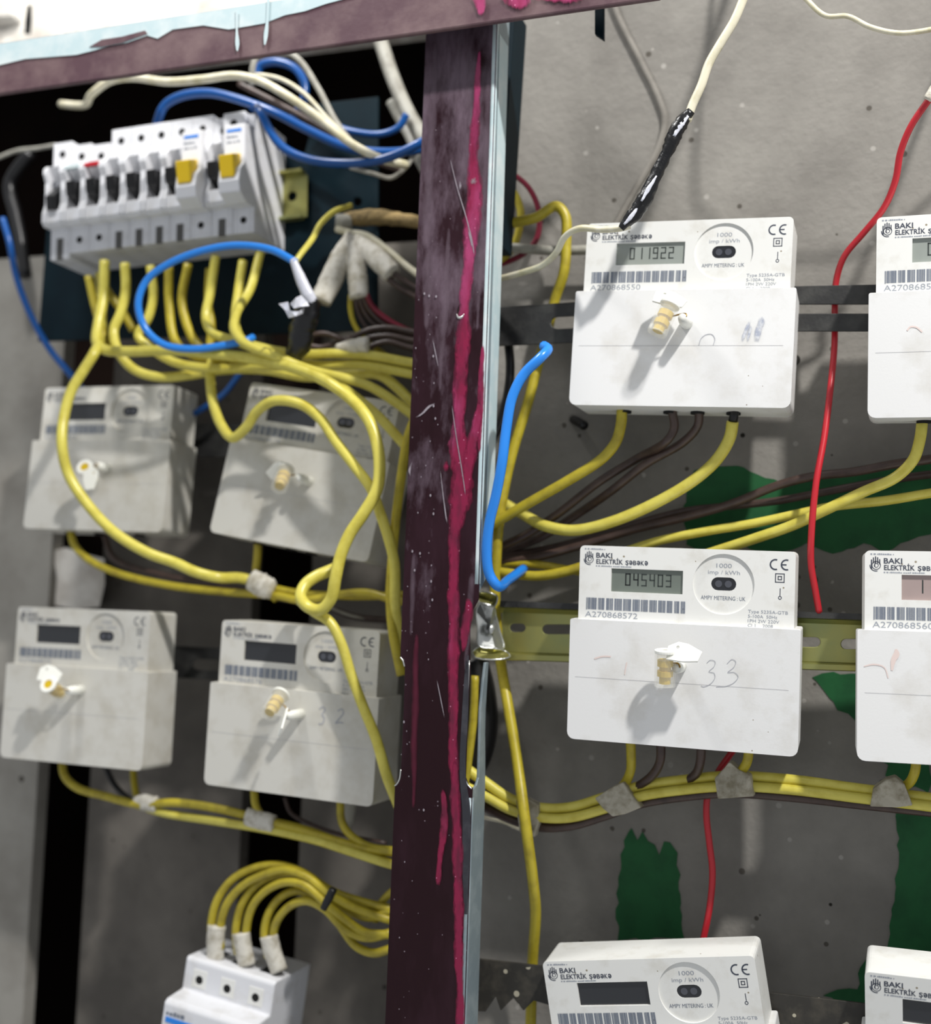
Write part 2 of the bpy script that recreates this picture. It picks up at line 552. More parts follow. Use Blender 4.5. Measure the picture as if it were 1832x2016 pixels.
YL = 0.10                                        # face of the recessed left wall
XSTEP = wx(905, 1000, 0.0)
wall_right = wall_panel('wall_right', XSTEP, 1.10, -1.10, 1.20, 0.0, 0.16, 'concrete')
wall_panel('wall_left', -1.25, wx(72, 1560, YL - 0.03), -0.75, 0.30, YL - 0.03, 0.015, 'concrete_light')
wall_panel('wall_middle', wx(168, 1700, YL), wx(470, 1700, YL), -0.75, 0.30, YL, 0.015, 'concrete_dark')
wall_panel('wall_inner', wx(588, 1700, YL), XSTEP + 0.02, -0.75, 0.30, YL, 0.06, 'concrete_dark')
wall_panel('wall_back', -1.3, XSTEP + 0.05, -0.8, 0.95, YL + 0.14, 0.02, 'void')
_top_z = at(100, 150, YL).z
wall_panel('wall_upper', -1.3, XSTEP + 0.03, _top_z, 0.95, YL - 0.04, 0.06, 'plaster')
# broken plaster lumps along the upper wall
for i, (px, py, w, h, d) in enumerate(((18, 14, 60, 70, .016), (150, 60, 40, 24, .006))):
    c = at(px, py, YL - 0.04)
    s = fdepth(c) / FPX
    v, f = hexa([(c.x - w / 2 * s, -d + YL - .04, c.z - h / 2 * s), (c.x + w / 2 * s, -d * .6 + YL - .04, c.z - h * .45 * s),
                 (c.x + w * .42 * s, -d + YL - .04, c.z + h * .55 * s), (c.x - w * .46 * s, -d * .7 + YL - .04, c.z + h / 2 * s)],
                [(c.x - w / 1.7 * s, YL - .039, c.z - h / 1.8 * s), (c.x + w / 1.7 * s, YL - .039, c.z - h / 1.7 * s),
                 (c.x + w / 1.8 * s, YL - .039, c.z + h / 1.6 * s), (c.x - w / 1.7 * s, YL - .039, c.z + h / 1.7 * s)])
    o = obj('plaster_lump', v, f, 'plaster', bpy.data.objects['wall_upper'], bevel=0.003)

v, f = strip_px([(58, 10, 8), (56, 40, 14), (54, 66, 12)], lambda x, y: at(x, y, YL - .0405))
obj('crack', v, f, 'hole', bpy.data.objects['wall_upper'])
# crumbling plaster patch in the first gap
c0 = [(104, 1085), (130, 1078), (165, 1090), (205, 1100), (206, 1150), (196, 1195), (150, 1200), (108, 1192), (112, 1140)]
plate('plaster_patch', [(p[0], -p[1]) for p in c0], [], lambda a, b, d: at(a, -b, YL - 0.025 + d), 0.02, 'plaster', bpy.data.objects['wall_left'])

# green paint left on the concrete: thin layers with ragged brush edges
def ragged(pts, amp=4, step=14):
    out = []
    for i in range(len(pts)):
        a, b = pts[i], pts[(i + 1) % len(pts)]
        n = max(1, int(math.hypot(b[0] - a[0], b[1] - a[1]) / step))
        for k in range(n):
            t = k / n
            out.append((a[0] + (b[0] - a[0]) * t + random.uniform(-amp, amp), a[1] + (b[1] - a[1]) * t + random.uniform(-amp, amp)))
    return out
patches = [
    [(1352, 1075), (1348, 1000), (1362, 930), (1400, 915), (1450, 918), (1490, 935), (1540, 950), (1600, 940), (1680, 925), (1760, 905), (2300, 860), (2320, 960), (2290, 1060), (2100, 1075), (1960, 1050),
     (1830, 1052), (1790, 1062), (1740, 1085), (1700, 1072), (1640, 1090), (1590, 1070), (1530, 1090), (1460, 1075), (1400, 1085)],
    [(1218, 1850), (1212, 1790), (1222, 1700), (1234, 1635), (1246, 1632), (1258, 1652), (1266, 1640), (1286, 1665), (1300, 1680), (1306, 1655),
     (1322, 1662), (1332, 1680), (1338, 1720), (1340, 1790), (1348, 1850)],
    [(1765, 1590), (2080, 1540), (2110, 1700), (2090, 1920), (1960, 1910), (1800, 1880), (1742, 1872), (1752, 1820), (1764, 1760), (1766, 1680)],
    [(1600, 1330), (1640, 1325), (1700, 1322), (1700, 1440), (1672, 1408), (1650, 1395), (1620, 1360)],
    [(1700, 1480), (1830, 1490), (1830, 1560), (1770, 1545), (1745, 1530), (1748, 1505)],
    [(1620, 1960), (1650, 1945), (1690, 1950), (1692, 1905), (1706, 1890), (1740, 1980), (1690, 1990)],
]
for pl in patches:
    q = ragged(pl)
    plate('paint_patch', [(p[0], -p[1]) for p in q], [], lambda a, b, d: at(a, -b, -0.0005 + d), 0.0005, 'green', wall_right)
# plaster anchor sticking out of the concrete
v, f = tube_geo(spline(run3d([(1128, 826, 0.0), (1138, 831, -0.008), (1150, 838, -0.014)]), 4), 0.0032, 8)
tag(obj('wall_plug', v, f, 'black', smooth=True), 'small black wall plug in the concrete below the upper meter', 'wall plug')

# ------------------------------------------------------------------ steel frame: beam, post, rear angle, bracket
YB = -0.130
beam = empty('steel_beam', at(300, 150, YB + .02))
tag(beam, 'maroon steel cross beam with pale blue worn paint along its top edge', 'beam')
bi = Matrix.Translation(-beam.location)
def loc(vs, root):
    return [Vector(p) - root.location for p in vs]
bb = lambda x: 185 - 0.1454 * x
bt = lambda x: 84 - 0.155 * x
q = [at(-150, bb(-150), YB), at(1300, bb(1300), YB), at(1300, bt(1300), YB), at(-150, bt(-150), YB)]
v, f = hexa(q, [p + Vector((0, .004, 0)) for p in q])
fix_normals(obj('front_flange', loc(v, beam), f, 'maroon_beam', beam, bevel=0.0012))
q2 = [q[3] + Vector((0, .003, -.004)), q[2] + Vector((0, .003, -.004)), q[2] + Vector((0, .003, 0)), q[3] + Vector((0, .003, 0))]
v, f = hexa(q2, [p + Vector((0, .028, 0)) for p in q2])
fix_normals(obj('top_flange', loc(v, beam), f, 'teal', beam))
low = [(-140, 142), (0, 128), (50, 116), (100, 112), (150, 108), (190, 98), (215, 90), (250, 84), (290, 70), (310, 76), (340, 58), (400, 50), (450, 58), (520, 46),
       (560, 30), (600, 22), (640, 8), (700, -8)]
top = [(700, bt(700) + 2), (300, bt(300) + 2), (-140, bt(-140) + 2)]
plate('paint_layer', [(p[0], -p[1]) for p in low + top], [], lambda a, b, d: at(a, -b, YB - 0.0006 + d) - beam.location, 0.0005, 'paleblue', beam)
gap = [(176, 92), (200, 78), (240, 72), (285, 60), (290, 66), (240, 84), (200, 92)]
plate('bare_patch', [(p[0], -p[1]) for p in gap], [], lambda a, b, d: at(a, -b, YB - 0.0011 + d) - beam.location, 0.0004, 'maroon_beam', beam)
for pts in ([(466, 20, 5), (466, 60, 4), (467, 85, 8), (467, 100, 3)], [(528, -10, 5), (526, 40, 5), (523, 70, 8), (521, 88, 3)]):
    v, f = strip_px(smooth2d(pts), lambda x, y: at(x, y, YB - 0.0014) - beam.location)
    obj('paint_drip', v, f, 'paleblue', beam)
for pts in ([(940, -20, 30), (945, 10, 20), (948, 40, 8)], [(1010, -30, 60), (1020, 0, 50), (1022, 26, 20)], [(1100, -40, 120), (1110, -10, 90), (1112, 14, 30)]):
    v, f = strip_px(smooth2d(pts), lambda x, y: at(x, y, YB - 0.0013) - beam.location)
    film_strip('paint_drip', smooth2d(pts, 9), lambda x, y: at(x, y, YB - .0013) - beam.location, 'magenta_film', beam)

# the post is a folded steel channel: front plate and two side plates
YP, PD = -0.105, 0.026
post = empty('steel_post', at(835, 2100, YP + .01))
tag(post, 'maroon steel post with magenta paint drips between the meter panels', 'post')
pl_ = lambda y: 838 - 0.0414 * (y - 60)
pr_ = lambda y: 978 - 0.0326 * (y - 60)
T = 0.0016
hole = [(907 + 8 * math.cos(a) , 612 + 14 * math.sin(a)) for a in [2 * math.pi * i / 14 for i in range(14)]]
hole = [(x + (y - 612) * -0.15, y) for x, y in hole]
left_edge = [(pl_(2500), 2500), (pl_(1545), 1545), (pl_(1536) + 9, 1532), (pl_(1500) + 11, 1500), (pl_(1400) + 11, 1400), (pl_(1312) + 10, 1312), (pl_(1298) + 5, 1300), (pl_(1294), 1294), (pl_(0), 0)]
right_edge = [(pr_(0), 0), (pr_(1180), 1180), (pr_(1200) - 10, 1200), (pr_(1240) - 15, 1240), (pr_(1320) - 12, 1320), (pr_(1420) - 14, 1420), (pr_(1530) - 14, 1530),
              (pr_(1545) - 8, 1546), (pr_(1552), 1552), (pr_(2500), 2500)]
front = left_edge + right_edge
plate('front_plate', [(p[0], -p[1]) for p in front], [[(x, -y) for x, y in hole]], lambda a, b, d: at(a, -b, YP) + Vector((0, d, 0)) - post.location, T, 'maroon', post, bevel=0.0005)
# right side plate, with the slot torn open behind the rail end
def side_right(y, t):                            # t: 0 front edge .. 1 rear edge
    p = at(pr_(y), y, YP)
    return p + Vector((0, T * 0.5 + (PD - T * 0.5) * t, 0)) - post.location
for so in ([(0, 0), (0, 1), (1080, 1), (1120, .8), (1150, .3), (1165, 0)],
           [(1306, .72), (1306, .95), (1350, .9), (1400, .84), (1450, .86), (1500, .94), (1560, 1), (2500, 1), (2500, 0), (1556, 0), (1550, .3), (1536, .46), (1480, .46), (1400, .44), (1340, .6)]):
    plate('side_plate', [(a, -b) for a, b in so], [], lambda a, b, d: side_right(a, -b) + Vector((-d, 0, 0)), T, 'steelgrey', post, bevel=0.0003)
# rounded fold between front and side
for ya, yb, mt in ((0, 1150, 'paleblue'), (1570, 2500, 'steelgrey')):
    P = [at(pr_(y) - 3, y, YP + .0019) - post.location for y in range(ya, yb + 1, 50)]
    v, f = tube_geo(P, .0022, 12)
    obj('folded_edge', v, f, mt, post, smooth=True)
v, f = strip_px(smooth2d([(pr_(1290) - 18, 1290, 6), (pr_(1400) - 19, 1400, 12), (pr_(1520) - 20, 1520, 12), (pr_(1600) - 10, 1600, 16), (pr_(1700) - 8, 1700, 14), (pr_(1800) - 5, 1800, 6)]), lambda x, y: at(x, y, YP - .0003) - post.location)
obj('bare_strip', v, f, 'bare', post)
# pale blue paint left on the upper side plate
sp = [(60, .15), (60, .9), (400, .95), (900, .9), (1050, .85), (1050, .3), (700, .3), (300, .25)]
plate('paint_layer', [(a, -b) for a, b in sp], [], lambda a, b, d: side_right(a, -b) + Vector((.0004 - d, 0, 0)), .0003, 'paleblue', post)
def side_left(y, t):
    p = at(pl_(y), y, YP)
    return p + Vector((0, T * 0.5 + (PD - T * 0.5) * t, 0)) - post.location
for lo_, hi_ in ((0, 1294), (1545, 2500)):
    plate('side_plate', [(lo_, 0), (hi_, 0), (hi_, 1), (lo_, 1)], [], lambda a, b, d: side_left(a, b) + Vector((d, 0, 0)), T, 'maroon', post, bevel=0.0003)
plate('side_plate', [(1294, .55), (1545, .55), (1545, 1), (1294, 1)], [], lambda a, b, d: side_left(a, b) + Vector((d, 0, 0)), T, 'steelgrey', post)
# bright bare metal at the rims of the torn slot and of the drilled hole
for which, yy in (('right', [(1300, -14), (1400, -15), (1500, -16), (1530, -15), (1545, -9), (1553, -1)]), ('left', [(1294, 1), (1300, 6), (1312, 10)]), ('left', [(1515, 11), (1534, 9), (1544, 4), (1547, 0)])):
    base = pr_ if which == 'right' else pl_
    P = [at(base(y) + dx, y, YP + .0002) - post.location for y, dx in yy]
    v, f = tube_geo(spline(P, 5), 0.00045, 6)
    obj('slot_rim', v, f, 'zincbright', post, smooth=True)
P = [at(x, y, YP - .0002) - post.location for x, y in hole[1:7]]
v, f = tube_geo(spline(P, 4), [0.0003 + 0.0007 * math.sin(math.pi * i / 20) for i in range(21)], 6)
obj('hole_rim', v, f, 'zincbright', post, smooth=True)
# paint drips, scratches
def on_post(lift):
    return lambda x, y: at(x, y, YP - lift) - post.location
drips = [
    [(944, 90, 5), (942, 130, 9), (938, 200, 14), (934, 270, 18), (931, 330, 22), (934, 380, 28), (932, 420, 34), (926, 470, 26), (920, 540, 22), (914, 600, 20), (911, 660, 26), (908, 720, 27),
     (904, 780, 25), (902, 840, 24), (904, 880, 34), (908, 930, 40), (906, 980, 38), (900, 1020, 32), (894, 1050, 22), (893, 1090, 20), (893, 1150, 21), (893, 1230, 21), (892, 1330, 20), (892, 1430, 18),
     (893, 1520, 17), (897, 1570, 14)],
    [(950, 670, 2), (949, 700, 8), (947, 760, 12), (945, 800, 12), (944, 850, 9), (944, 900, 3)],
    [(946, 780, 2), (943, 800, 8), (938, 830, 18), (930, 870, 22), (922, 920, 20), (914, 980, 14)],
    [(878, 900, 6), (877, 930, 10), (876, 935, 5)],
    [(894, 1490, 8), (895, 1540, 16), (898, 1620, 18), (900, 1680, 20), (902, 1740, 18), (902, 1800, 18), (903, 1860, 18), (904, 1930, 14), (906, 2010, 16), (904, 2100, 16)],
    [(872, 1545, 2), (872, 1560, 8), (874, 1600, 14), (872, 1650, 13), (866, 1690, 11), (862, 1730, 10), (862, 1752, 6)],
    [(820, 1240, 6), (818, 1320, 12), (816, 1420, 14), (814, 1520, 10), (814, 1600, 4)],
    [(918, 1170, 10), (922, 1200, 18), (916, 1240, 16), (912, 1290, 8)],
    [(905, 62, 4), (902, 120, 8), (898, 190, 8), (894, 240, 4)],
]
for i, d in enumerate(drips):
    mat_ = 'darkred_film' if i == 6 else 'streak_film' if i == 8 else 'magenta_film'
    ph = random.uniform(0, 6)
    dd = [(x + .8 * math.sin(y * .043 + ph), y, w * (1 + .10 * math.sin(y * .061 + ph) + .06 * math.sin(y * .17 + 2 * ph))) for x, y, w in smooth2d(d, 9)]
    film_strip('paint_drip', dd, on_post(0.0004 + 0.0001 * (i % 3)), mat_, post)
scr = [[(884, 305, 1), (900, 370, 2.2), (918, 430, 2.2), (930, 480, 2.4), (934, 510, 1)], [(918, 440, 1), (928, 480, 3), (930, 497, 1)], [(850, 660, 1), (856, 690, 2.2), (864, 730, 1)],
       [(888, 790, 1), (898, 860, 2), (908, 920, 2.2), (914, 960, 1.5), (917, 985, .8)], [(858, 1330, 1), (866, 1370, 2), (876, 1420, 1.4)], [(812, 825, 2), (830, 815, 4), (845, 800, 5), (862, 792, 2)],
       [(866, 920, 1), (872, 975, 2), (880, 1030, 2.5), (882, 1036, 1)], [(902, 350, 2), (906, 366, 6), (900, 380, 3)], [(812, 905, 3), (806, 925, 5), (808, 945, 2)],
       [(925, 345, 12), (928, 352, 20), (935, 358, 14), (942, 350, 4)]]
for s_ in scr:
    film_strip('scratch', [(x, y, w * .9) for x, y, w in smooth2d(s_, 4)], on_post(0.0008), 'scratch_film', post, 5)
for s_ in ([(858, 70, 8), (852, 200, 16), (846, 330, 20), (842, 420, 6)], [(884, 440, 6), (880, 520, 12), (876, 620, 14), (868, 700, 10), (866, 780, 4)], [(842, 480, 8), (842, 540, 26), (840, 600, 16), (838, 660, 6)],
           [(926, 80, 12), (922, 160, 16), (918, 230, 6)], [(962, 120, 10), (958, 260, 14), (950, 420, 12), (944, 560, 10), (938, 660, 4)], [(842, 340, 8), (842, 400, 22), (840, 460, 20), (838, 500, 8)],
           [(930, 1120, 10), (925, 1180, 14), (920, 1260, 12), (914, 1330, 4)], [(814, 1080, 6), (812, 1160, 12), (808, 1260, 5)]):
    film_strip('dust_streak', smooth2d(s_, 6), on_post(0.0003), 'streak_film', post)
# chipped flecks
fl = []
for i in range(46):
    y = random.uniform(560, 1300) if i < 36 else random.uniform(1300, 2000)
    x = pl_(y) + random.uniform(6, 60)
    r = random.choice((.9, 1.1, 1.4, 2.2))
    n = 6
    V = [on_post(0.0009)(x + r * math.cos(6.283 * k / n) * .8, y + r * 1.3 * math.sin(6.283 * k / n)) for k in range(n)]
    fl.append((V, [tuple(range(n))[::-1]]))
v, f = join_geo(fl)
o = obj('paint_flecks', v, f, 'scratch', post); o['kind'] = 'stuff'

# rear angle iron beside the post, and a bracket hanging from the beam
q = [at(950, 480, -0.062), at(982, 480, -0.062), at(1013, 10, -0.062), at(975, 10, -0.062)]
v, f = hexa(q, [p + Vector((0, .03, 0)) for p in q])
tag(fix_normals(obj('angle_iron', v, f, 'teal', bevel=.0008)), 'dark angle iron hanging behind the top of the maroon post', 'angle iron')
q = [at(1170, 66, -0.09), at(1188, 78, -0.09), at(1188, -30, -0.09), at(1170, -30, -0.09)]
v, f = hexa(q, [p + Vector((0, .004, 0)) for p in q])
tag(fix_normals(obj('bracket', v, f, 'teal', bevel=.0005)), 'short dark metal bracket under the right end of the cross beam', 'bracket')

# ------------------------------------------------------------------ rails
def px_plate(name, outer, holes, Y, thick, mat, parent, bevel=.0004):
    r0 = parent.location
    return plate(name, [(p[0], -p[1]) for p in outer], [[(p[0], -p[1]) for p in h] for h in holes], lambda a, b, d: at(a, -b, Y) + Vector((0, d, 0)) - r0, thick, mat, parent, bevel)

def slot_px(x0, x1, yf, h, n=6):
    """slot with rounded ends along a sloping centre line yf(x)"""
    out = []
    r = h / 2
    for i in range(n + 1):
        a = math.pi / 2 + math.pi * i / n
        out.append((x0 + r + r * math.cos(a), yf(x0 + r) - r * math.sin(a)))
    for i in range(n + 1):
        a = -math.pi / 2 + math.pi * i / n
        out.append((x1 - r + r * math.cos(a), yf(x1 - r) - r * math.sin(a)))
    return out

r1 = empty('mounting_rail', at(1300, 640, -.046))
tag(r1, 'dark grey slotted steel rail behind the upper right meters', 'rail')
t1 = lambda x: 608 - .069 * (x - 985)
b1 = lambda x: 681 - .045 * (x - 985) - .0000115 * (x - 985) ** 2
px_plate('rail_plate', [(905, b1(905)), (1200, b1(1200)), (1560, 652), (1720, 652), (2500, 640), (2500, 500), (1720, 560), (1560, 563), (1200, t1(1200)), (905, t1(905))],
         [slot_px(1084, 1330, lambda x: 636 - .05 * (x - 1085), 24), slot_px(1480, 1900, lambda x: 608, 18)], -.046, .0018, 'steeldark', r1)
v, f = tube_geo([at(905, t1(905), -.0445) - r1.location, at(1300, t1(1300), -.0445) - r1.location], .0012, 6)
obj('rolled_edge', v, f, 'steeldark', r1, smooth=True)

r2 = empty('mounting_rail', at(1300, 1260, -.05))
tag(r2, 'yellow zinc plated slotted rail behind the middle right meters', 'rail')
ft = lambda x: 1203 + .036 * (x - 990)
fb = lambda x: 1284 + .032 * (x - 990)
px_plate('rail_face', [(988, fb(988)), (2500, fb(2500)), (2500, ft(2500)), (988, ft(988))],
         [slot_px(1003, 1034, lambda x: 1236, 17), slot_px(1067, 1128, lambda x: 1239, 19), slot_px(1200, 1260, lambda x: 1244, 19), slot_px(1556, 1614, lambda x: 1264, 19), slot_px(1655, 1712, lambda x: 1268, 20)],
         -.044, .0012, 'zinc', r2)
def lip(name, y0, y1, Ya, Yb, mat):
    A = [at(984, y0(984), Ya), at(2500, y0(2500), Ya), at(2500, y1(2500), Yb), at(984, y1(984), Yb)]
    B = [p + Vector((0, .001, -.0006)) for p in A]
    v, f = hexa([p - r2.location for p in A], [p - r2.location for p in B])
    fix_normals(obj(name, v, f, mat, r2))
lip('rail_web', lambda x: ft(x) + 2, lambda x: ft(x) - 8, -.044, -.0515, 'zinc')
lip('rail_flange', lambda x: ft(x) - 8, lambda x: ft(x) - 20, -.0515, -.0515, 'steeldark')
lip('rail_web', lambda x: fb(x), lambda x: fb(x) + 4, -.044, -.0515, 'zinc')
lip('rail_flange', lambda x: fb(x) + 4, lambda x: fb(x) + 14, -.0515, -.0515, 'zinc')
# crushed end of the rail: folded bright metal
E = -.062
ends = {
    'fold_top': [(939, 1172, E), (948, 1164, E - .004), (972, 1170, E - .004), (979, 1176, E), (973, 1194, E - .002), (962, 1192, E - .006), (946, 1188, E - .006), (941, 1180, E - .003)],
    'fold_web': [(944, 1186, E - .006), (971, 1194, E - .003), (976, 1212, -.056), (984, 1244, -.053), (992, 1276, -.054), (974, 1276, E), (942, 1272, E - .004), (940, 1236, E - .003), (937, 1204, E - .003)],
    'fold_bottom': [(929, 1283, E - .004), (941, 1274, E - .001), (974, 1277, E), (994, 1282, -.056), (1004, 1292, -.0585), (984, 1298, E - .002), (936, 1295, E - .006)],
}
for k, pts in ends.items():
    P = [at(*p) - r2.location for p in pts]
    c = sum(P, Vector()) / len(P) + Vector((0, .0025 if k != 'fold_web' else .0015, 0))
    n = len(P)
    V = P + [c] + [p + Vector((0, .0012, 0)) for p in P] + [c + Vector((0, .0012, 0))]
    F = []
    for i in range(n):
        j = (i + 1) % n
        F += [(i, j, n), (j + n + 1, i + n + 1, 2 * n + 1), (i, i + n + 1, j + n + 1, j)]
    fix_normals(obj('bent_end', V, F, 'zincbright' if k == 'fold_web' else 'zinc', r2))
    v, f = tube_geo(spline(P + [P[0]], 3), .0006, 6)
    obj('torn_edge', v, f, 'zincbright', r2, smooth=True)
v, f = tube_geo([at(963, 1238, -.0665) - r2.location, at(965, 1238, -.062) - r2.location], .0034, 14)
obj('rivet', v, f, 'zincbright', r2, smooth=True)

r3 = empty('mounting_rail', at(1300, 1950, -.046))
tag(r3, 'dark paint-speckled rail behind the bottom right meters', 'rail')
t3 = lambda x: 1888 + .118 * (x - 950)
px_plate('rail_plate', [(930, 1990), (955, 1992), (975, 1962), (985, 1990), (1010, 1965), (1030, 1990), (1050, 1970), (1100, 1985), (1500, 2035), (2500, 2150), (2500, t3(2440)), (1700, t3(1690)), (930, t3(930))], [],
         -.046, .0018, 'steelspeck', r3)

r4 = empty('mounting_rail', at(400, 1300, .03))
tag(r4, 'dark rail between the two lower left meters', 'rail')
px_plate('rail_plate', [(150, 1322), (760, 1360), (760, 1292), (150, 1262)], [slot_px(378, 470, lambda x: 1308 + .04 * (x - 380), 22)], .035, .002, 'steeldark', r4)
r5 = empty('mounting_rail', at(400, 850, .06))
tag(r5, 'dark rail between the two upper left meters', 'rail')
px_plate('rail_plate', [(150, 900), (790, 900), (790, 832), (150, 836)], [], .052, .002, 'steeldark', r5)

# breaker mounting plate and its yellow rail end
mp = empty('mounting_plate', at(420, 660, .02))
tag(mp, 'dark teal steel back plate behind the row of breakers', 'plate')
px_plate('plate_sheet', [(74, 672), (430, 660), (742, 650), (744, 190), (624, 204), (600, 300), (380, 322), (100, 350)], [[(703 + 9 * math.cos(6.283 * i / 12), 397 + 9 * math.sin(6.283 * i / 12)) for i in range(12)]], .028, .003, 'teal', mp)

# ------------------------------------------------------------------ electricity meters
MW, MHC, MWU, MHU, MD = .135, .0725, .127, .0445, .0322
MH = MHC + MHU
MC = MD + .004                                   # the terminal cover stands proud of the case
K = .127 / 428                                   # drawing unit of the front panel, metres
ux = lambda u: -MWU / 2 + u * K
vz = lambda v: MH - v * K
YS = -MD - .00012                                # print lies just on the panel
DIAL_Y = -MD + .0013
LCD_Y = -MD + .0016

def rect(u0, u1, v0, v1, y):
    return [(ux(u0), y, vz(v1)), (ux(u1), y, vz(v1)), (ux(u1), y, vz(v0)), (ux(u0), y, vz(v0))], [(0, 1, 2, 3)]

def txt(body, u0, u1, v, h, y=YS, bold=0.0, shear=0.0):
    return text_geo(body, ux(u0), ux(u1), vz(v), h * K, y, bold, shear)

def ring(uc, vc, r0, r1, y, n=20, a0=0, a1=360):
    V, F = [], []
    full = (a1 - a0) >= 360
    for i in range(n + (0 if full else 1)):
        a = math.radians(a0 + (a1 - a0) * i / n)
        for r in (r1, r0):
            V.append((ux(uc + r * math.cos(a)), y, vz(vc - r * math.sin(a))))
    m = len(V) // 2
    for i in range(n):
        j = (i + 1) % m
        F.append((2 * i, 2 * j, 2 * j + 1, 2 * i + 1))
    return V, F

def stadium(uc, vc, w, h, n=8):
    r = h / 2
    o = []
    for i in range(n + 1):
        a = math.pi / 2 + math.pi * i / n
        o.append((ux(uc - w / 2 + r + r * math.cos(a)), vz(vc - r * math.sin(a))))
    for i in range(n + 1):
        a = -math.pi / 2 + math.pi * i / n
        o.append((ux(uc + w / 2 - r + r * math.cos(a)), vz(vc - r * math.sin(a))))
    return o

def dashes(x0, x1, z, h, y, seed=1):
    """a line of print too small to read: word-like marks"""
    rnd = random.Random(seed)
    out, x = [], x0
    while x < x1:
        w = min(rnd.uniform(.5, 1.4) * h, x1 - x)
        hh = h * rnd.uniform(.6, 1)
        out.append(([(x, y, z), (x + w, y, z), (x + w, y, z + hh), (x, y, z + hh)], [(0, 1, 2, 3)]))
        x += w + h * rnd.choice((.25, .3, .8))
    return join_geo(out)
dashes_uv = lambda u0, u1, v, h: dashes(ux(u0), ux(u1), vz(v + h), h * K, YS, 5)
SEG = {'0': 'abcdef', '1': 'bc', '2': 'abged', '3': 'abgcd', '4': 'fgbc', '5': 'afgcd', '6': 'afgedc', '7': 'abc', '8': 'abcdefg', '9': 'abcdfg'}
def digit_geo(ch, u, v, w, h):
    t = 2.4
    S = {'a': (0, w, 0, t), 'g': (0, w, h / 2 - t / 2, h / 2 + t / 2), 'd': (0, w, h - t, h), 'f': (0, t, 0, h / 2), 'b': (w - t, w, 0, h / 2), 'e': (0, t, h / 2, h), 'c': (w - t, w, h / 2, h)}
    return join_geo([rect(u + S[s][0], u + S[s][1], v + S[s][2], v + S[s][3], LCD_Y - .0001) for s in SEG[ch]])

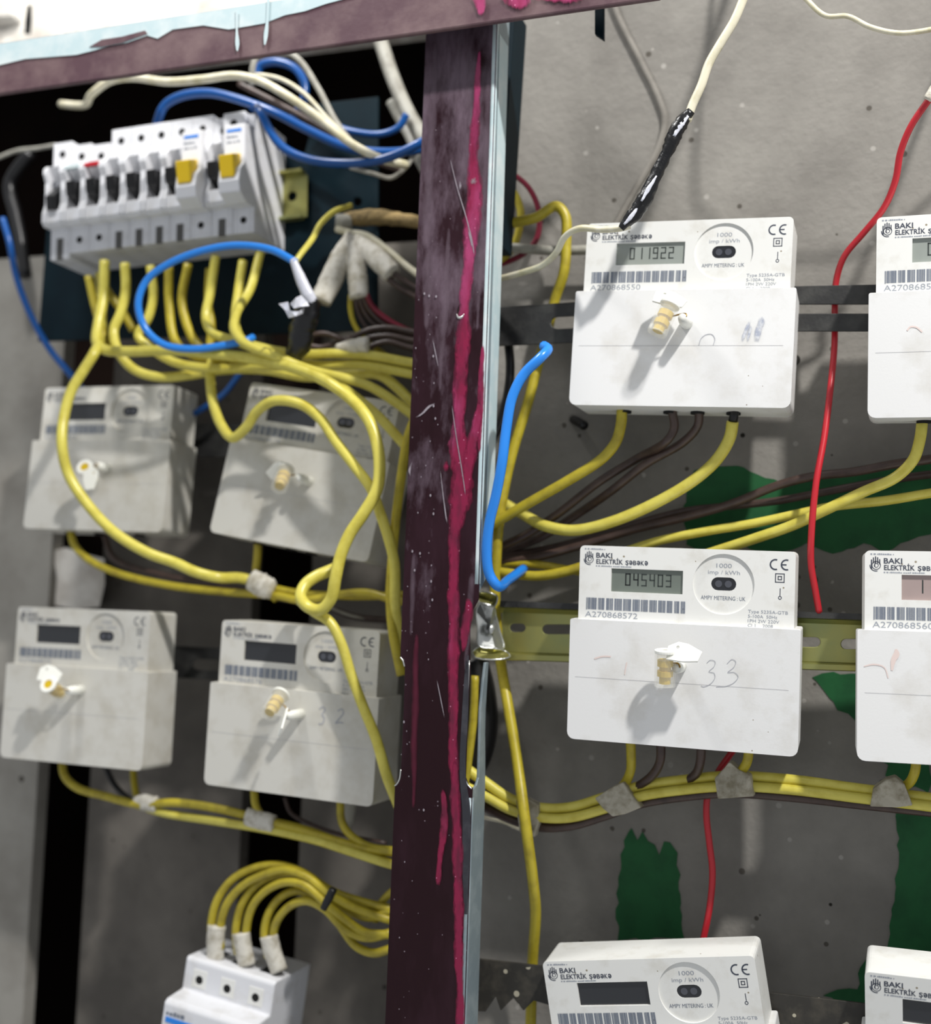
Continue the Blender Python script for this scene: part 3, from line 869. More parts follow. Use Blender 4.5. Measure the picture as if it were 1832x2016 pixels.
def fit_glyph(ch, u0, u1, v0, v1, turn=False):
    V, F = text_geo(ch, 0, 1, 0, .7, 0, .02)
    z0, z1 = min(v[2] for v in V), max(v[2] for v in V)
    out = []
    for x, _, z in V:
        a, b = x, (z - z0) / (z1 - z0)
        if turn:
            a, b = 1 - a, 1 - b
        out.append((ux(u0 + (u1 - u0) * a), YS, vz(v1 + (v0 - v1) * b)))
    return out, F
def sebeke(u0, u1, v, h):
    """the word with its turned-e letters and the S with a tail"""
    w = (u1 - u0) / 6
    out = []
    for i, ch in enumerate('SeBeKe'):
        out.append(fit_glyph(ch, u0 + i * w + .5, u0 + (i + 1) * w - .5, v - h, v, ch == 'e'))
    out.append(rect(u0 + w * .42, u0 + w * .62, v, v + 2.4, YS))
    return join_geo(out)
local = lambda x, z, y: Vector((x, y, z))
def meter_parts(root):
    """the parts every meter shares, in the meter's own coordinates"""
    P = []
    # case behind the front panel, slightly chamfered
    v, f = plate_geo(rrect(-MWU / 2, MWU / 2, .010, MH, (.001, .001, .003, .003)), [], lambda a, b, d: (a, -MD + .0022 + d, b), MD - .0022)
    P.append(fix_normals(obj('case', v, f, 'white', root, bevel=.0008)))
    # front panel with a window for the display and a round recess
    v, f = plate_geo(rrect(-MWU / 2, MWU / 2, MHC - .004, MH, (.0005, .0005, .0028, .0028)),
                     [[(ux(66), vz(92)), (ux(211), vz(92)), (ux(211), vz(45)), (ux(66), vz(45))][::-1], circle(ux(291), vz(68.5), 60 * K, 48)],
                     lambda a, b, d: (a, -MD + d, b), .0024)
    P.append(fix_normals(obj('front_panel', v, f, 'white', root, bevel=.0009)))
    v, f = plate_geo(circle(ux(291), vz(68.5), 62 * K, 40), [stadium(291, 68, 49, 26)], lambda a, b, d: (a, DIAL_Y + d, b), .0009)
    P.append(fix_normals(obj('dial', v, f, 'white', root)))
    w = obj('optical_window', [(a, DIAL_Y + .0006, b) for a, b in stadium(291, 68, 52, 29)], [tuple(range(18))], 'window', root)
    P.append(w)
    V, F = [], []
    for du in (-10, 9):
        vv, ff = tube_geo([Vector((ux(291 + du), DIAL_Y + .0006, vz(68))), Vector((ux(291 + du), DIAL_Y + .0002, vz(68)))], 7 * K, 12)
        n = len(V); V += vv; F += [tuple(i + n for i in q) for q in ff]
    obj('sensor_lens', V, F, 'lens', w, smooth=False)
    # print
    hand = []
    for (u, v0, v1, w_) in ((12, 17, 35, 2.2), (15.5, 13, 24, 2), (19.3, 11, 24, 2), (23, 12.5, 24, 2), (26.6, 16, 26, 2)):
        hand.append(rect(u - w_ / 2, u + w_ / 2, v0, v1, YS))
    hand += [ring(20.5, 28, 7.0, 8.3, YS, 18), ring(20.5, 28, 3.2, 4.3, YS, 14), rect(17.6, 18.7, 20, 31, YS), ring(20, 28, 10, 11.6, YS, 10, 175, 285)]
    v, f = join_geo(hand)
    P.append(obj('logo', v, f, 'print', root))
    v, f = join_geo([txt('BAKI', 34, 67, 24, 10, bold=.02), txt('ELEKTRİK', 34.5, 89.5, 36.3, 9.3, bold=.02), sebeke(94, 141, 36.8, 9.0)])
    P.append(obj('brand_lettering', v, f, 'print', root))
    v, f = join_geo([dashes_uv(34, 107, 39.5, 2.6), dashes_uv(10, 52, 5, 3.0)])
    P.append(obj('small_lettering', v, f, 'faint', root))
    V = [txt('1000', 276, 306, 36, 8.5, DIAL_Y - .0001), txt('imp / kWh', 260, 322, 49, 8, DIAL_Y - .0001)]
    v, f = join_geo(V)
    P.append(obj('dial_lettering', v, f, 'faint', root))
    v, f = txt('AMPY METERING : UK', 247, 334, 100, 8, DIAL_Y - .0001)
    P.append(obj('maker_lettering', v, f, 'barcode', root))
    # CE mark, double square, pin symbol
    ce = [ring(390, 26, 8.2, 11, YS, 14, 70, 290), ring(411, 26, 8.2, 11, YS, 14, 70, 290), rect(402, 411, 24.7, 27.2, YS)]
    sq = []
    for a, b in ((0, 18), (5, 13)):
        u0, v0 = 390 + a, 43 + a
        u1, v1 = 390 + b, 43 + b
        t = 1.6
        sq += [rect(u0, u1, v0, v0 + t, YS), rect(u0, u1, v1 - t, v1, YS), rect(u0, u0 + t, v0, v1, YS), rect(u1 - t, u1, v0, v1, YS)]
    pin = [rect(399.4, 400.8, 72, 87, YS), ring(400, 90.5, 2.2, 3.6, YS, 12)]
    v, f = join_geo(ce + sq + pin)
    P.append(obj('symbols', v, f, 'print', root))
    v, f = join_geo([txt('Type 5235A-GTB', 340, 416, 122.5, 6.3), txt('5-100A  50Hz', 340, 396, 132, 6.3), txt('1PH 2W 220V', 340, 400, 141, 6.3), txt('Cl 1    2008', 340, 388, 150, 6.3)])
    P.append(obj('rating_lettering', v, f, 'faint', root))
    # barcode
    random.seed(3)
    bars, u = [], 17.0
    edges_ = [16, 38, 55, 72, 90, 109, 126, 143, 161, 178, 193, 206, 217]
    bars.append(rect(16, 17.6, 106, 131, YS))
    for a, b in zip(edges_[:-1], edges_[1:]):
        u = a + 2.4
        while u < b - 1:
            w_ = random.choice((.9, 1.4, 2.2))
            bars.append(rect(u, min(u + w_, b), 106, 130, YS))
            u += w_ + random.choice((.35, .5, .8))
    v, f = join_geo(bars)
    P.append(obj('barcode', v, f, 'barcode', root))
    # terminal cover, hollow underneath so that the cable entries show
    out = rrect(-MW / 2, MW / 2, 0, MHC, (.0045, .0045, .0012, .0012))
    v, f = plate_geo(out, [], lambda a, b, d: (a * (1 - .25 * d), -MC + d, b), MC)
    P.append(fix_normals(obj('terminal_cover', v, f, 'cover', root, bevel=.0009)))
    cov = P[-1]
    v, f = rect(8, 420, 0, 0, 0)
    zs = MHC - 118 * K
    obj('seam', [(-MW / 2 + .004, -MC - .0001, zs), (MW / 2 - .006, -MC - .0001, zs), (MW / 2 - .006, -MC - .0001, zs + .00022), (-MW / 2 + .004, -MC - .0001, zs + .00022)], [(0, 1, 2, 3)], 'pencil_faint', cov)
    # terminal block under the cover with four cable entries
    for x in (-.036, -.007, .010, .032):
        v, f = tube_geo([Vector((x, -.016, .004)), Vector((x, -.016, -.0015))], .0044, 12)
        P.append(obj('cable_entry', v, f, 'hole', root, smooth=True))
    return P

POSE = {
    'upper3': (-0.1170, -0.0430, 0.1278, 0.0058, 0.0354, -0.0026), 'upper4': (0.0591, -0.0503, 0.1200, 0.0632, 0.0010, 0.0051),
    'mid3': (-0.1113, -0.0553, -0.0749, 0.0513, 0.0125, 0.0106), 'mid4': (0.0529, -0.0569, -0.0754, 0.0114, -0.0054, 0.0599),
    'bot3': (-0.1199, -0.0451, -0.3135, 0.1132, -0.1565, -0.0316), 'bot4': (0.0586, -0.0462, -0.2994, 0.2224, -0.0129, -0.0318),
    'L1a': (-0.5884, 0.0390, 0.0497, -0.0485, 0.0151, -0.0564), 'L1b': (-0.3958, 0.0164, 0.0365, -0.0802, 0.1530, -0.0719),
    'L2a': (-0.5776, 0.0119, -0.1278, -0.0156, -0.0030, -0.0740), 'L2b': (-0.3841, -0.0087, -0.1322, 0.0117, 0.0259, -0.0732),
}
METERS = {
    'mid3': ('white electricity meter with 33 pencilled on its cover, on the yellow zinc rail', 'lcd', '045403', 'A270868572', 2),
    'upper3': ('white electricity meter under the black-taped cable joint, reading 011922', 'lcd_light', '011922', 'A270868550', 0),
    'upper4': ('white electricity meter cut by the photo edge beside the upper red cable', 'lcd_light', '0', 'A270868570', 0),
    'mid4': ('white electricity meter cut by the photo edge at the yellow zinc rail', 'lcd_rose', '11', 'A270868560', 0),
    'bot3': ('white electricity meter with dark display below the short green paint patch', 'lcd_dark', '', 'A270868571', 0),
    'bot4': ('white electricity meter in the bottom right corner of the photo', 'lcd_dark', '', 'A270868562', 0),
    'L1a': ('blurred off-white meter behind the long drooping yellow cable, upper far left', 'lcd_dark', '', 'A270868573', 0),
    'L1b': ('tilted off-white meter beneath the yellow cable loops, left of the maroon post', 'lcd_dark', '', 'A270868574', 0),
    'L2a': ('off-white meter at the lower far left with a bright right flank', 'lcd_dark', '', 'A270868575', 0),
    'L2b': ('off-white meter with 32 pencilled on its cover, left of the maroon post', 'lcd_dark', '', 'A270868576', 0),
}
METER_ROOT = {}
proto_parts = None
for key, (label, lcdm, digits, serial, ndark) in METERS.items():
    p = POSE[key]
    root = empty('electricity_meter')
    R = Euler(p[3:], 'XYZ').to_matrix()
    c0 = Vector((0, 0, .058))
    root.matrix_world = Matrix.Translation(Vector(p[:3]) + c0 - R @ c0) @ R.to_4x4()
    tag(root, label, 'meter', 'electricity meters')
    METER_ROOT[key] = root
    if proto_parts is None:
        proto_parts = meter_parts(root)
    else:
        for o in proto_parts:
            c = o.copy(); COL.objects.link(c); c.parent = root
            for g in o.children:
                d = g.copy(); COL.objects.link(d); d.parent = c
    lcd = obj('display', [(ux(60), LCD_Y, vz(96)), (ux(216), LCD_Y, vz(96)), (ux(216), LCD_Y, vz(42)), (ux(60), LCD_Y, vz(42))], [(0, 1, 2, 3)], lcdm, root)
    if digits:
        if ndark:
            v, f = join_geo([digit_geo(ch, 94 + 16.5 * i, 54, 11, 25) for i, ch in enumerate(digits[:ndark])])
            obj('digits', v, f, 'digit_dark', lcd)
        v, f = join_geo([digit_geo(ch, 94 + 16.5 * i, 54, 11, 25) for i, ch in enumerate(digits) if i >= ndark])
        obj('digits', v, f, 'digit', lcd)
    v, f = txt(serial, 14, 122, 145.5, 11.5)
    obj('serial_number', v, f, 'faint', root)
    if key[0] == 'L':                            # the far ones are yellowed with age
        for ch in root.children:
            if ch.name.split('.')[0] in ('case', 'front_panel', 'dial', 'terminal_cover'):
                ch.data = ch.data.copy(); ch.data.materials[0] = M['aged']

def on_cover(key, lift=.00025):
    """maps a pixel to the meter's cover face, in the meter's own coordinates"""
    mi = METER_ROOT[key].matrix_world.inverted()
    o_ = mi @ CPOS
    def fn(x, y):
        d = RIGHT * ((x - CX) / FPX) + DOWN * ((y - CY) / FPX) + FWD
        dl = mi.to_3x3() @ d
        t = (-MC - lift - o_.y) / dl.y
        return o_ + dl * t
    return fn
def mark(key, name, mat, strokes):
    if mat == 'smudge':
        for s_ in strokes:
            film_strip(name, [(x, y, w * 1.5) for x, y, w in smooth2d(s_, 6)], on_cover(key), 'smudge_film', METER_ROOT[key])
        return
    V = []
    for s_ in strokes:
        V.append(strip_px(smooth2d(s_, 5), on_cover(key)))
    v, f = join_geo(V)
    obj(name, v, f, mat, METER_ROOT[key])
def crop_pts(l, ox, oy, k, w):
    return [(ox + x * k, oy + y * k, w) for x, y in l]
three = [(1025, 935), (1050, 915), (1082, 925), (1075, 960), (1040, 995), (1075, 1005), (1080, 1040), (1050, 1080), (1000, 1100), (985, 1092)]
three2 = [(1165, 940), (1200, 910), (1225, 925), (1212, 965), (1170, 1000), (1215, 1000), (1242, 1030), (1215, 1070), (1160, 1095), (1090, 1100)]
mark('mid3', 'handwriting', 'pencil', [crop_pts(three, 1100, 1040, .2838, 1.2), crop_pts(three2, 1100, 1040, .2838, 1.2)])
mark('mid3', 'crayon_mark', 'pinkmark', [crop_pts([(245, 905), (300, 890), (360, 890)], 1100, 1040, .2838, 3), crop_pts([(470, 930), (460, 980), (455, 1015)], 1100, 1040, .2838, 2)])
mark('L2b', 'handwriting', 'pencil', [crop_pts([(965, 1065), (990, 1050), (1005, 1070), (985, 1105), (1000, 1130), (985, 1170), (960, 1170)], 360, 1100, .2778, 2.4),
                                      crop_pts([(1095, 1080), (1125, 1065), (1135, 1095), (1100, 1140), (1080, 1165), (1110, 1160), (1135, 1165)], 360, 1100, .2778, 2.4)])
mark('upper3', 'handwriting', 'pencil', [crop_pts([(970, 985), (985, 940), (1020, 912), (1060, 910), (1080, 940), (1070, 985)], 1100, 400, .2838, 1.3)])
mark('upper3', 'ink_smudge', 'smudge', [crop_pts([(1260, 985), (1290, 900), (1320, 830), (1345, 800)], 1100, 400, .2838, 5), crop_pts([(1300, 985), (1320, 900), (1340, 820)], 1100, 400, .2838, 4),
                                        crop_pts([(1360, 985), (1385, 880), (1420, 790), (1440, 770)], 1100, 400, .2838, 9)])
mark('upper4', 'crayon_mark', 'pinkmark', [crop_pts([(950, 1050), (975, 1022), (1020, 1025), (1065, 1060)], 1540, 380, .2579, 3)])
mark('mid4', 'rust_stain', 'pinkmark', [[(1755, 1320, 4), (1758, 1300, 10), (1764, 1288, 12), (1763, 1278, 4)], [(1700, 1312, 2), (1720, 1308, 3), (1740, 1314, 2), (1748, 1335, 2)]])

# ------------------------------------------------------------------ seals hanging on the cover screws
def seal(key, label, px, py, out, tilt, flag, stud_dx=.004, stud_dz=.002, length=.021, screw=True):
    """clear barrel with a yellow insert, a white tag and the screw that carries it"""
    mw = METER_ROOT[key].matrix_world
    fn = on_cover(key, out)
    c = mw @ fn(px, py)
    root = empty('meter_seal')
    R = mw.to_3x3() @ Euler(tilt, 'XYZ').to_matrix()
    root.matrix_world = Matrix.Translation(c) @ R.to_4x4()
    tag(root, label, 'seal', 'plastic meter seals')
    h, r = length / 2, .0062
    def cyl(r_, a, b, n=20):
        return tube_geo([Vector((0, 0, a)), Vector((0, 0, b))], r_, n)
    v, f = plate_geo(circle(0, 0, r, 24), [circle(0, 0, r - .0012, 24)], lambda a, b, d: (a, b, -h + d), length * .96)
    bar = fix_normals(obj('barrel', v, f, 'clear', root))
    v, f = cyl(r - .0012, -h, -h + .0012)
    obj('barrel_base', v, f, 'clear', bar)
    v, f = join_geo([cyl(.0034, -h + .0014, h * .3 if tilt[0] < .8 else h - .0005, 14), cyl(.0046, -h * .45, -h * .15, 14), cyl(.0046, h * .1, h * .45, 14)])
    obj('insert', v, f, 'sealyellow', root)
    if tilt[0] > .8:
        hl = circle(0, 0, .0034, 12)
    else:
        hl = [(.0026 * math.cos(a), .0014 + .0018 * math.sin(a)) for a in [6.283 * i / 10 for i in range(10)]]
    v, f = plate_geo(circle(0, 0, r + .0002, 24), [hl], lambda a, b, d: (a, b, h - .0018 + d), .0018)
    fix_normals(obj('cap', v, f, 'sealwhite', root, bevel=.0003))
    if flag:
        fx, fy, fz, frot = flag                      # tag: a five-sided plate fixed to the cap
        out_ = [(0, -.004), (.010, -.005), (.019, -.004), (.021, .003), (.012, .008), (.006, .009), (0, .0055)]
        Rf = Euler(frot, 'XYZ').to_matrix()
        o = fix_normals(obj('tag', *plate_geo(out_, [circle(.006, .005, .0011, 8)], lambda a, b, d: Rf @ Vector((a, b, d)) * .95 + Vector((fx, fy, h + fz)), .0014), 'sealwhite', root, bevel=.0003))
    if screw:
        back = Vector((stud_dx, 0, stud_dz))
        Ri = R.inverted()
        n_out = Ri @ (mw.to_3x3() @ Vector((0, -1, 0)))
        a = Vector((r * .7, 0, 0)) + Ri @ (mw.to_3x3() @ Vector((stud_dx, 0, stud_dz)))
        b = a - n_out * (out - .0002)
        v, f = tube_geo([b, a - n_out * out * .35, a], [.0038, .0034, .0026], 12)
        obj('collar', v, f, 'sealwhite', root, smooth=True)
        v, f = tube_geo(spline([a - n_out * .003, a + Vector((.002, 0, .001)), a + Vector((.001, 0, .003)), Vector((r * .6, 0, .003))], 5), .0005, 6)
        obj('seal_wire', v, f, 'brass', root, smooth=True)
    return root

seal('mid3', 'clear seal with white tag on the meter marked 33', 1309, 1315, .016, (.12, 0, .1), (.001, -.002, -.0022, (.80, .0, -.12)), stud_dx=.002, stud_dz=0)
seal('upper3', 'clear seal with upturned white tag on the meter reading 011922', 1306, 627, .017, (-.22, .34, .1), (-.011, .001, .0, (1.15, -.15, .0)), stud_dx=.007, stud_dz=.002)
seal('L2b', 'yellow seal with edge-on white tag on the meter marked 32', 541, 1386, .018, (-.9, .3, .3), (.010, -.006, -.018, (0, 1.35, .2)), stud_dx=.006, stud_dz=-.006)
seal('L2a', 'yellow seal pointing at the viewer on the far left lower meter', 108, 1357, .016, (1.15, .1, .1), (-.012, .006, -.002, (.1, 0, .05)), stud_dx=.007, stud_dz=.0)
seal('L1b', 'seal with its yellow end hanging down on the tilted meter', 556, 942, .018, (-.75, -.2, .2), (.004, 0, -.0010, (0.2, .0, 2.9)), stud_dx=.007, stud_dz=.002)
seal('L1a', 'yellow-ended seal behind the long drooping cable on the upper far left meter', 176, 932, .015, (1.2, .1, .2), (.004, -.002, .0, (.2, 0, -1.1)), stud_dx=.001, stud_dz=.007)

# ------------------------------------------------------------------ row of circuit breakers
YR = 0.028                                       # back of the breakers
BW = .0182
NOSE, STEP = .062, .050
o0 = at(81, 441, YR - NOSE)                      # lower front corner of the first breaker's nose
row_dir = (at(500, 388, YR - NOSE) - o0)
row_dir.normalize()
RB = Matrix.Rotation(-math.atan2(row_dir.z, row_dir.x), 3, 'Y')
def breaker(idx, width, label, toggles, top=0.0, bottom=0.0, stripe=None, yellow=False, slots=(True,), nose_dx=0.0):
    root = empty('circuit_breaker')
    root.matrix_world = Matrix.Translation(o0 + RB @ Vector((idx * BW, NOSE, 0))) @ RB.to_4x4()
    tag(root, label, 'breaker', 'breakers in the row')
    w = width * BW - .0005
    g = []
    # side profile: stepped body (y = depth from the back, z = height; nose spans z 0 .. 0.047)
    lo_, hi_ = (0, -.022 + bottom), (0, .074 + top)
    cheek = [lo_, (-STEP, -.022 + bottom), (-STEP, -.002), (-NOSE + .003, -.002), (-NOSE, .001), (-NOSE, .008), (-NOSE + .003, .016), (-NOSE + .003, .034), (-NOSE, .040), (-NOSE, .044), (-NOSE + .003, .047),
             (-STEP, .049), (-STEP, .074 + top), hi_]
    mid = [lo_, (-STEP, -.022 + bottom), (-STEP, -.002), (-NOSE + .003, -.002), (-NOSE + .001, .001), (-NOSE + .001, .010), (-NOSE + .011, .013), (-NOSE + .011, .036), (-NOSE + .005, .044), (-NOSE + .003, .047),
           (-STEP, .049), (-STEP, .074 + top), hi_]
    gs = []
    for k in range(width):
        a0 = k * BW + .00025
        for dx, ww, pr in ((0, .0030, cheek), (.0030, BW - .0060 - .0005, mid), (BW - .0035, .0030, cheek)):
            gs.append(plate_geo(pr, [], lambda a, b, d, dx=dx: (a0 + dx + d, a, b), ww))
    v, f = join_geo(gs)
    fix_normals(obj('body', v, f, 'breaker', root, bevel=.0005))
    for k in range(width):
        cx = (k + .5) * BW
        v, f = tube_geo([Vector((cx, -STEP - .0003, .064 + top)), Vector((cx, -STEP + .002, .064 + top))], .0027, 14)
        obj('terminal_screw', v, f, 'hole', root)
        if slots[k % len(slots)]:
            v, f = box_geo(cx - .0030, cx + .0030, -STEP - .0002, -STEP + .002, -.0222 + bottom, -.009)
            obj('terminal_slot', v, f, 'slotgrey', root)
        else:
            v, f = tube_geo([Vector((cx, -STEP - .0003, -.012)), Vector((cx, -STEP + .002, -.012))], .0026, 14)
            obj('terminal_screw', v, f, 'hole', root)
    for cx, kind in toggles:
        if kind == 'yellow':
            # earth-leakage module standing proud, with a yellow lever
            v, f = plate_geo([(-NOSE, -.003), (-NOSE - .010, .002), (-NOSE - .012, .010), (-NOSE - .010, .020), (-NOSE - .004, .026), (-NOSE - .004, .056), (-NOSE + .012, .060), (-NOSE + .012, -.003)], [], lambda a, b, d: (cx - .0085 + d, a, b), .0175)
            m_ = fix_normals(obj('module', v, f, 'breaker', root, bevel=.0008))
            v, f = hexa([(cx - .0062, -NOSE - .0125, .013), (cx + .0052, -NOSE - .0125, .013), (cx + .0056, -NOSE - .0155, .029), (cx - .0066, -NOSE - .0155, .029)],
                        [(cx - .0062, -NOSE - .003, .012), (cx + .0052, -NOSE - .003, .012), (cx + .0056, -NOSE - .002, .034), (cx - .0066, -NOSE - .002, .034)])
            fix_normals(obj('lever', v, f, 'lever', root, bevel=.0008))
            v, f = box_geo(cx - .006, cx + .006, -NOSE - .0043, -NOSE - .0035, .0505, .0525)
            obj('stripe', v, f, 'blue', m_)
            v, f = join_geo([dashes(cx - .006, cx + .003, .046, .0016, -NOSE - .0042, 2), dashes(cx - .006, cx + .005, .042, .0016, -NOSE - .0042, 3)])
            obj('lettering', v, f, 'barcode', m_)
        else:
            dz = .002 if kind == 'on' else -.008
            v, f = hexa([(cx - .0040, -NOSE - .0015, .018 + dz), (cx + .0040, -NOSE - .0015, .018 + dz), (cx + .0040, -NOSE - .003, .029 + dz), (cx - .0040, -NOSE - .003, .029 + dz)],
                        [(cx - .0040, -NOSE + .0112, .014), (cx + .0040, -NOSE + .0112, .014), (cx + .0040, -NOSE + .0112, .034), (cx - .0040, -NOSE + .0112, .034)])
            fix_normals(obj('toggle', v, f, 'black', root, bevel=.001))
    if stripe:
        v, f = box_geo(.002, w - .002, -NOSE - .0004, -NOSE + .003, .0420, .0446)
        obj('stripe', v, f, stripe, root)
    return root
hb = BW / 2
breaker(0, 1, 'leftmost breaker of the row with its lever down', [(hb, 'off')], top=-.004, bottom=-.004)
breaker(1, 1, 'second breaker from the left, pale blue top plate', [(hb, 'on')], top=-.008, slots=(False,), stripe='paleblue')
breaker(2, 1, 'third breaker from the left with a red stripe', [(hb, 'on')], top=-.010, slots=(False,), stripe='red')
breaker(3, 1, 'fourth breaker from the left, its flank brightly lit', [(hb, 'on')])
breaker(4, 1, 'fifth breaker from the left with plain black lever', [(hb, 'on')])
breaker(5, 1, 'sixth breaker from the left, beside the first yellow lever unit', [(hb, 'on')])
breaker(6, 2, 'double breaker with the left one of the two yellow levers', [(hb * .8, 'on'), (hb * 3, 'yellow')], slots=(True, False))
breaker(8, 2, 'double breaker with a yellow lever at the right end of the row', [(hb * .8, 'on'), (hb * 3, 'yellow')], top=-.004, slots=(True, False))
# raised terminal block on top of the last breaker
last = bpy.data.objects[[o.name for o in bpy.data.objects if o.name.startswith('circuit_breaker')][-1]]
v, f = box_geo(.60 * BW, 1.62 * BW, -STEP - .004, -.012, .046, .0715)
tb = obj('terminal_block', v, f, 'breaker', last, bevel=.0008)
v, f = tube_geo([Vector((1.1 * BW, -STEP - .0043, .0625)), Vector((1.1 * BW, -STEP - .002, .0625))], .0030, 14)
obj('terminal_screw', v, f, 'hole', tb)
root = empty('rail_clamp')
pc = o0 + RB @ Vector((10 * BW, NOSE, 0))
root.matrix_world = Matrix.Translation(pc) @ RB.to_4x4()
tag(root, 'yellowish zinc rail end sticking out right of the breakers', 'rail')
v, f = plate_geo([(0, .004), (.021, .002), (.021, .036), (0, .038)], [circle(.008, .020, .004, 12)], lambda a, b, d: (a, -.004 + d, b), .0015)
fix_normals(obj('rail_face', v, f, 'zinc', root))
for z in (.000, .037):
    v, f = box_geo(0, .019, -.011, -.003, z, z + .0022)
    obj('rail_flange', v, f, 'zinc', root)

# ------------------------------------------------------------------ three-pole breaker at the bottom left
root = empty('three_pole_breaker')
YQ = 0.03
c = at(332, 1975, YQ - .072)
root.matrix_world = Matrix.Translation(c + Vector((0, .072, 0))) @ Euler((0, .115, -.05), 'XYZ').to_matrix().to_4x4()
tag(root, 'white three-pole breaker with a blue stripe at the bottom left', 'breaker')
TW = .074
prof = [(0, -.05), (-.072, -.05), (-.072, 0), (-.069, .003), (-.052, .005), (-.052, .026), (-.050, .028), (0, .028)]
v, f = plate_geo(prof, [], lambda a, b, d: (d, a, b), TW)
fix_normals(obj('body', v, f, 'breaker', root, bevel=.0012))
for k in range(3):
    x = .0135 + k * .0235
    v, f = tube_geo([Vector((x, -.0524, .014)), Vector((x, -.050, .014))], .0030, 14)
    obj('terminal_screw', v, f, 'hole', root)
    v, f = box_geo(x - .006, x + .006, -.0523, -.051, .008, .021)
    obj('terminal_plate', v, f, 'white', root, bevel=.0005)
    v, f = box_geo(x - .0065, x + .0065, -.040, -.026, .0275, .0283)
    obj('cable_entry', v, f, 'hole', root)
v, f = box_geo(.003, TW - .003, -.0724, -.0715, -.0125, -.0088)
st = obj('stripe', v, f, 'blue', root)
v, f = dashes(.003, .018, -.0072, .0028, -.0724, 4)
obj('lettering', v, f, 'barcode', root)
v, f = join_geo([dashes(.005, .012, -.020, .004, -.0724, 6), dashes(.017, .024, -.020, .004, -.0724, 7)])
obj('lettering', v, f, 'faint', root)

# ------------------------------------------------------------------ cables right of the post
wire('cable', 'yellow cable from the first entry of the meter reading 011922 down to the post', 'yellow_old', 21, [(1224, 806, -.06), (1222, 835, -.058), (1212, 870), (1186, 902), (1120, 945), (1050, 985), (990, 1020, -.048), (930, 1055, -.045)])
wire('cable', 'yellow cable with black sleeve sweeping from the upper meter to the post', 'yellow', 23, [(1442, 830, -.06), (1436, 862), (1412, 903), (1370, 942), (1300, 985), (1205, 1027, -.045), (1130, 1044), (1075, 1036, -.04), (1025, 1010), (975, 982, -.018), (930, 960, -.015)],
     ends=[(0, 'black', .75, .008)])
wire('cable', 'brown cable leaving the upper meter at its second entry', 'brown', 17, [(1322, 806, -.06), (1327, 842), (1312, 868, -.055), (1250, 905, -.035), (1180, 948), (1100, 1010), (1040, 1050), (985, 1076, -.032), (920, 1095, -.03)])
wire('cable', 'brown cable leaving the upper meter at its third entry', 'brown', 17, [(1376, 806, -.06), (1373, 838), (1345, 870), (1270, 914), (1205, 965, -.035), (1140, 1010, -.02), (1060, 1060), (985, 1086, -.012), (920, 1110, -.01)])
wire('cable', 'upper dark brown cable crossing the green paint towards the right edge', 'brown', 18, [(2500, 800, -.03), (2150, 850, -.04), (1900, 890, -.04), (1832, 904, -.035), (1760, 914), (1680, 929), (1600, 938), (1530, 956), (1440, 992, -.025), (1350, 1018), (1250, 1042), (1150, 1072), (1060, 1096), (980, 1106, -.026), (920, 1112, -.026)])
wire('cable', 'lower dark brown cable crossing the green paint towards the right edge', 'brown', 16, [(2500, 860, -.02), (2150, 895, -.02), (1900, 926, -.02), (1832, 934, -.02), (1770, 942), (1690, 956), (1600, 973), (1530, 986), (1440, 996, -.014), (1350, 1006), (1250, 1032), (1150, 1062), (1060, 1084), (980, 1094, -.012), (920, 1100, -.012)])
wire('cable', 'yellow cable bending down from the right edge meter over the green paint', 'yellow', 22, [(1815, 828, -.06), (1810, 866, -.06), (1797, 905), (1762, 940), (1700, 968), (1620, 1006, -.05), (1560, 1034), (1480, 1062), (1400, 1088, -.035), (1330, 1110, -.03)])
wire('cable', 'yellow cable entering from the right edge above the zinc rail meters', 'yellow', 19, [(2500, 880, -.03), (2150, 925, -.035), (1900, 962, -.035), (1832, 971, -.035), (1740, 986), (1640, 997), (1560, 1014), (1480, 1031), (1390, 1046), (1300, 1064), (1230, 1086, -.03), (1160, 1110, -.025)])
wire('cable', 'thin yellow cable ending behind the meter marked 33', 'yellow_old', 17, [(920, 1108, -.02), (990, 1109, -.025), (1060, 1112), (1120, 1122), (1170, 1130, -.03)])
wire('cable', 'yellow cable dipping below its neighbour beside the meter marked 33', 'yellow_old', 20, [(920, 1118, -.03), (990, 1127, -.035), (1055, 1134), (1110, 1126), (1170, 1108, -.035)])
wire('cable', 'long upright yellow cable passing behind both right rails next to the post', 'yellow_old', 21, [(900, 470, -.03), (1000, 441, -.032), (1055, 428), (1094, 406), (1112, 424), (1114, 480), (1110, 535, -.03), (1092, 590, -.025), (1075, 660, -.025), (1058, 720, -.03), (1038, 795), (1006, 900), (984, 1010, -.04), (976, 1110), (975, 1200, -.035), (985, 1300, -.03), (1000, 1390), (1018, 1500, -.05), (1034, 1620, -.062), (1050, 1745), (1054, 1800), (1048, 1895, -.03), (1044, 2030, -.03)])
wire('cable', 'short yellow loop of cable behind the top of the post', 'yellow_old', 15, [(960, 350, -.015), (1005, 372, -.015), (1024, 412), (1022, 450), (1006, 492), (960, 530, -.015)])
wire('cable', 'crimson cable curling out behind the post near its top', 'crimson', 11, [(950, 320, -.012), (1004, 340, -.012), (1042, 372), (1061, 420), (1056, 470), (1030, 500), (960, 530, -.012)])
wire('cable', 'grey cable running level behind the upper meter', 'greywire', 19, [(920, 482, -.02), (1000, 487, -.02), (1080, 493), (1160, 492, -.02), (1230, 490, -.02)])
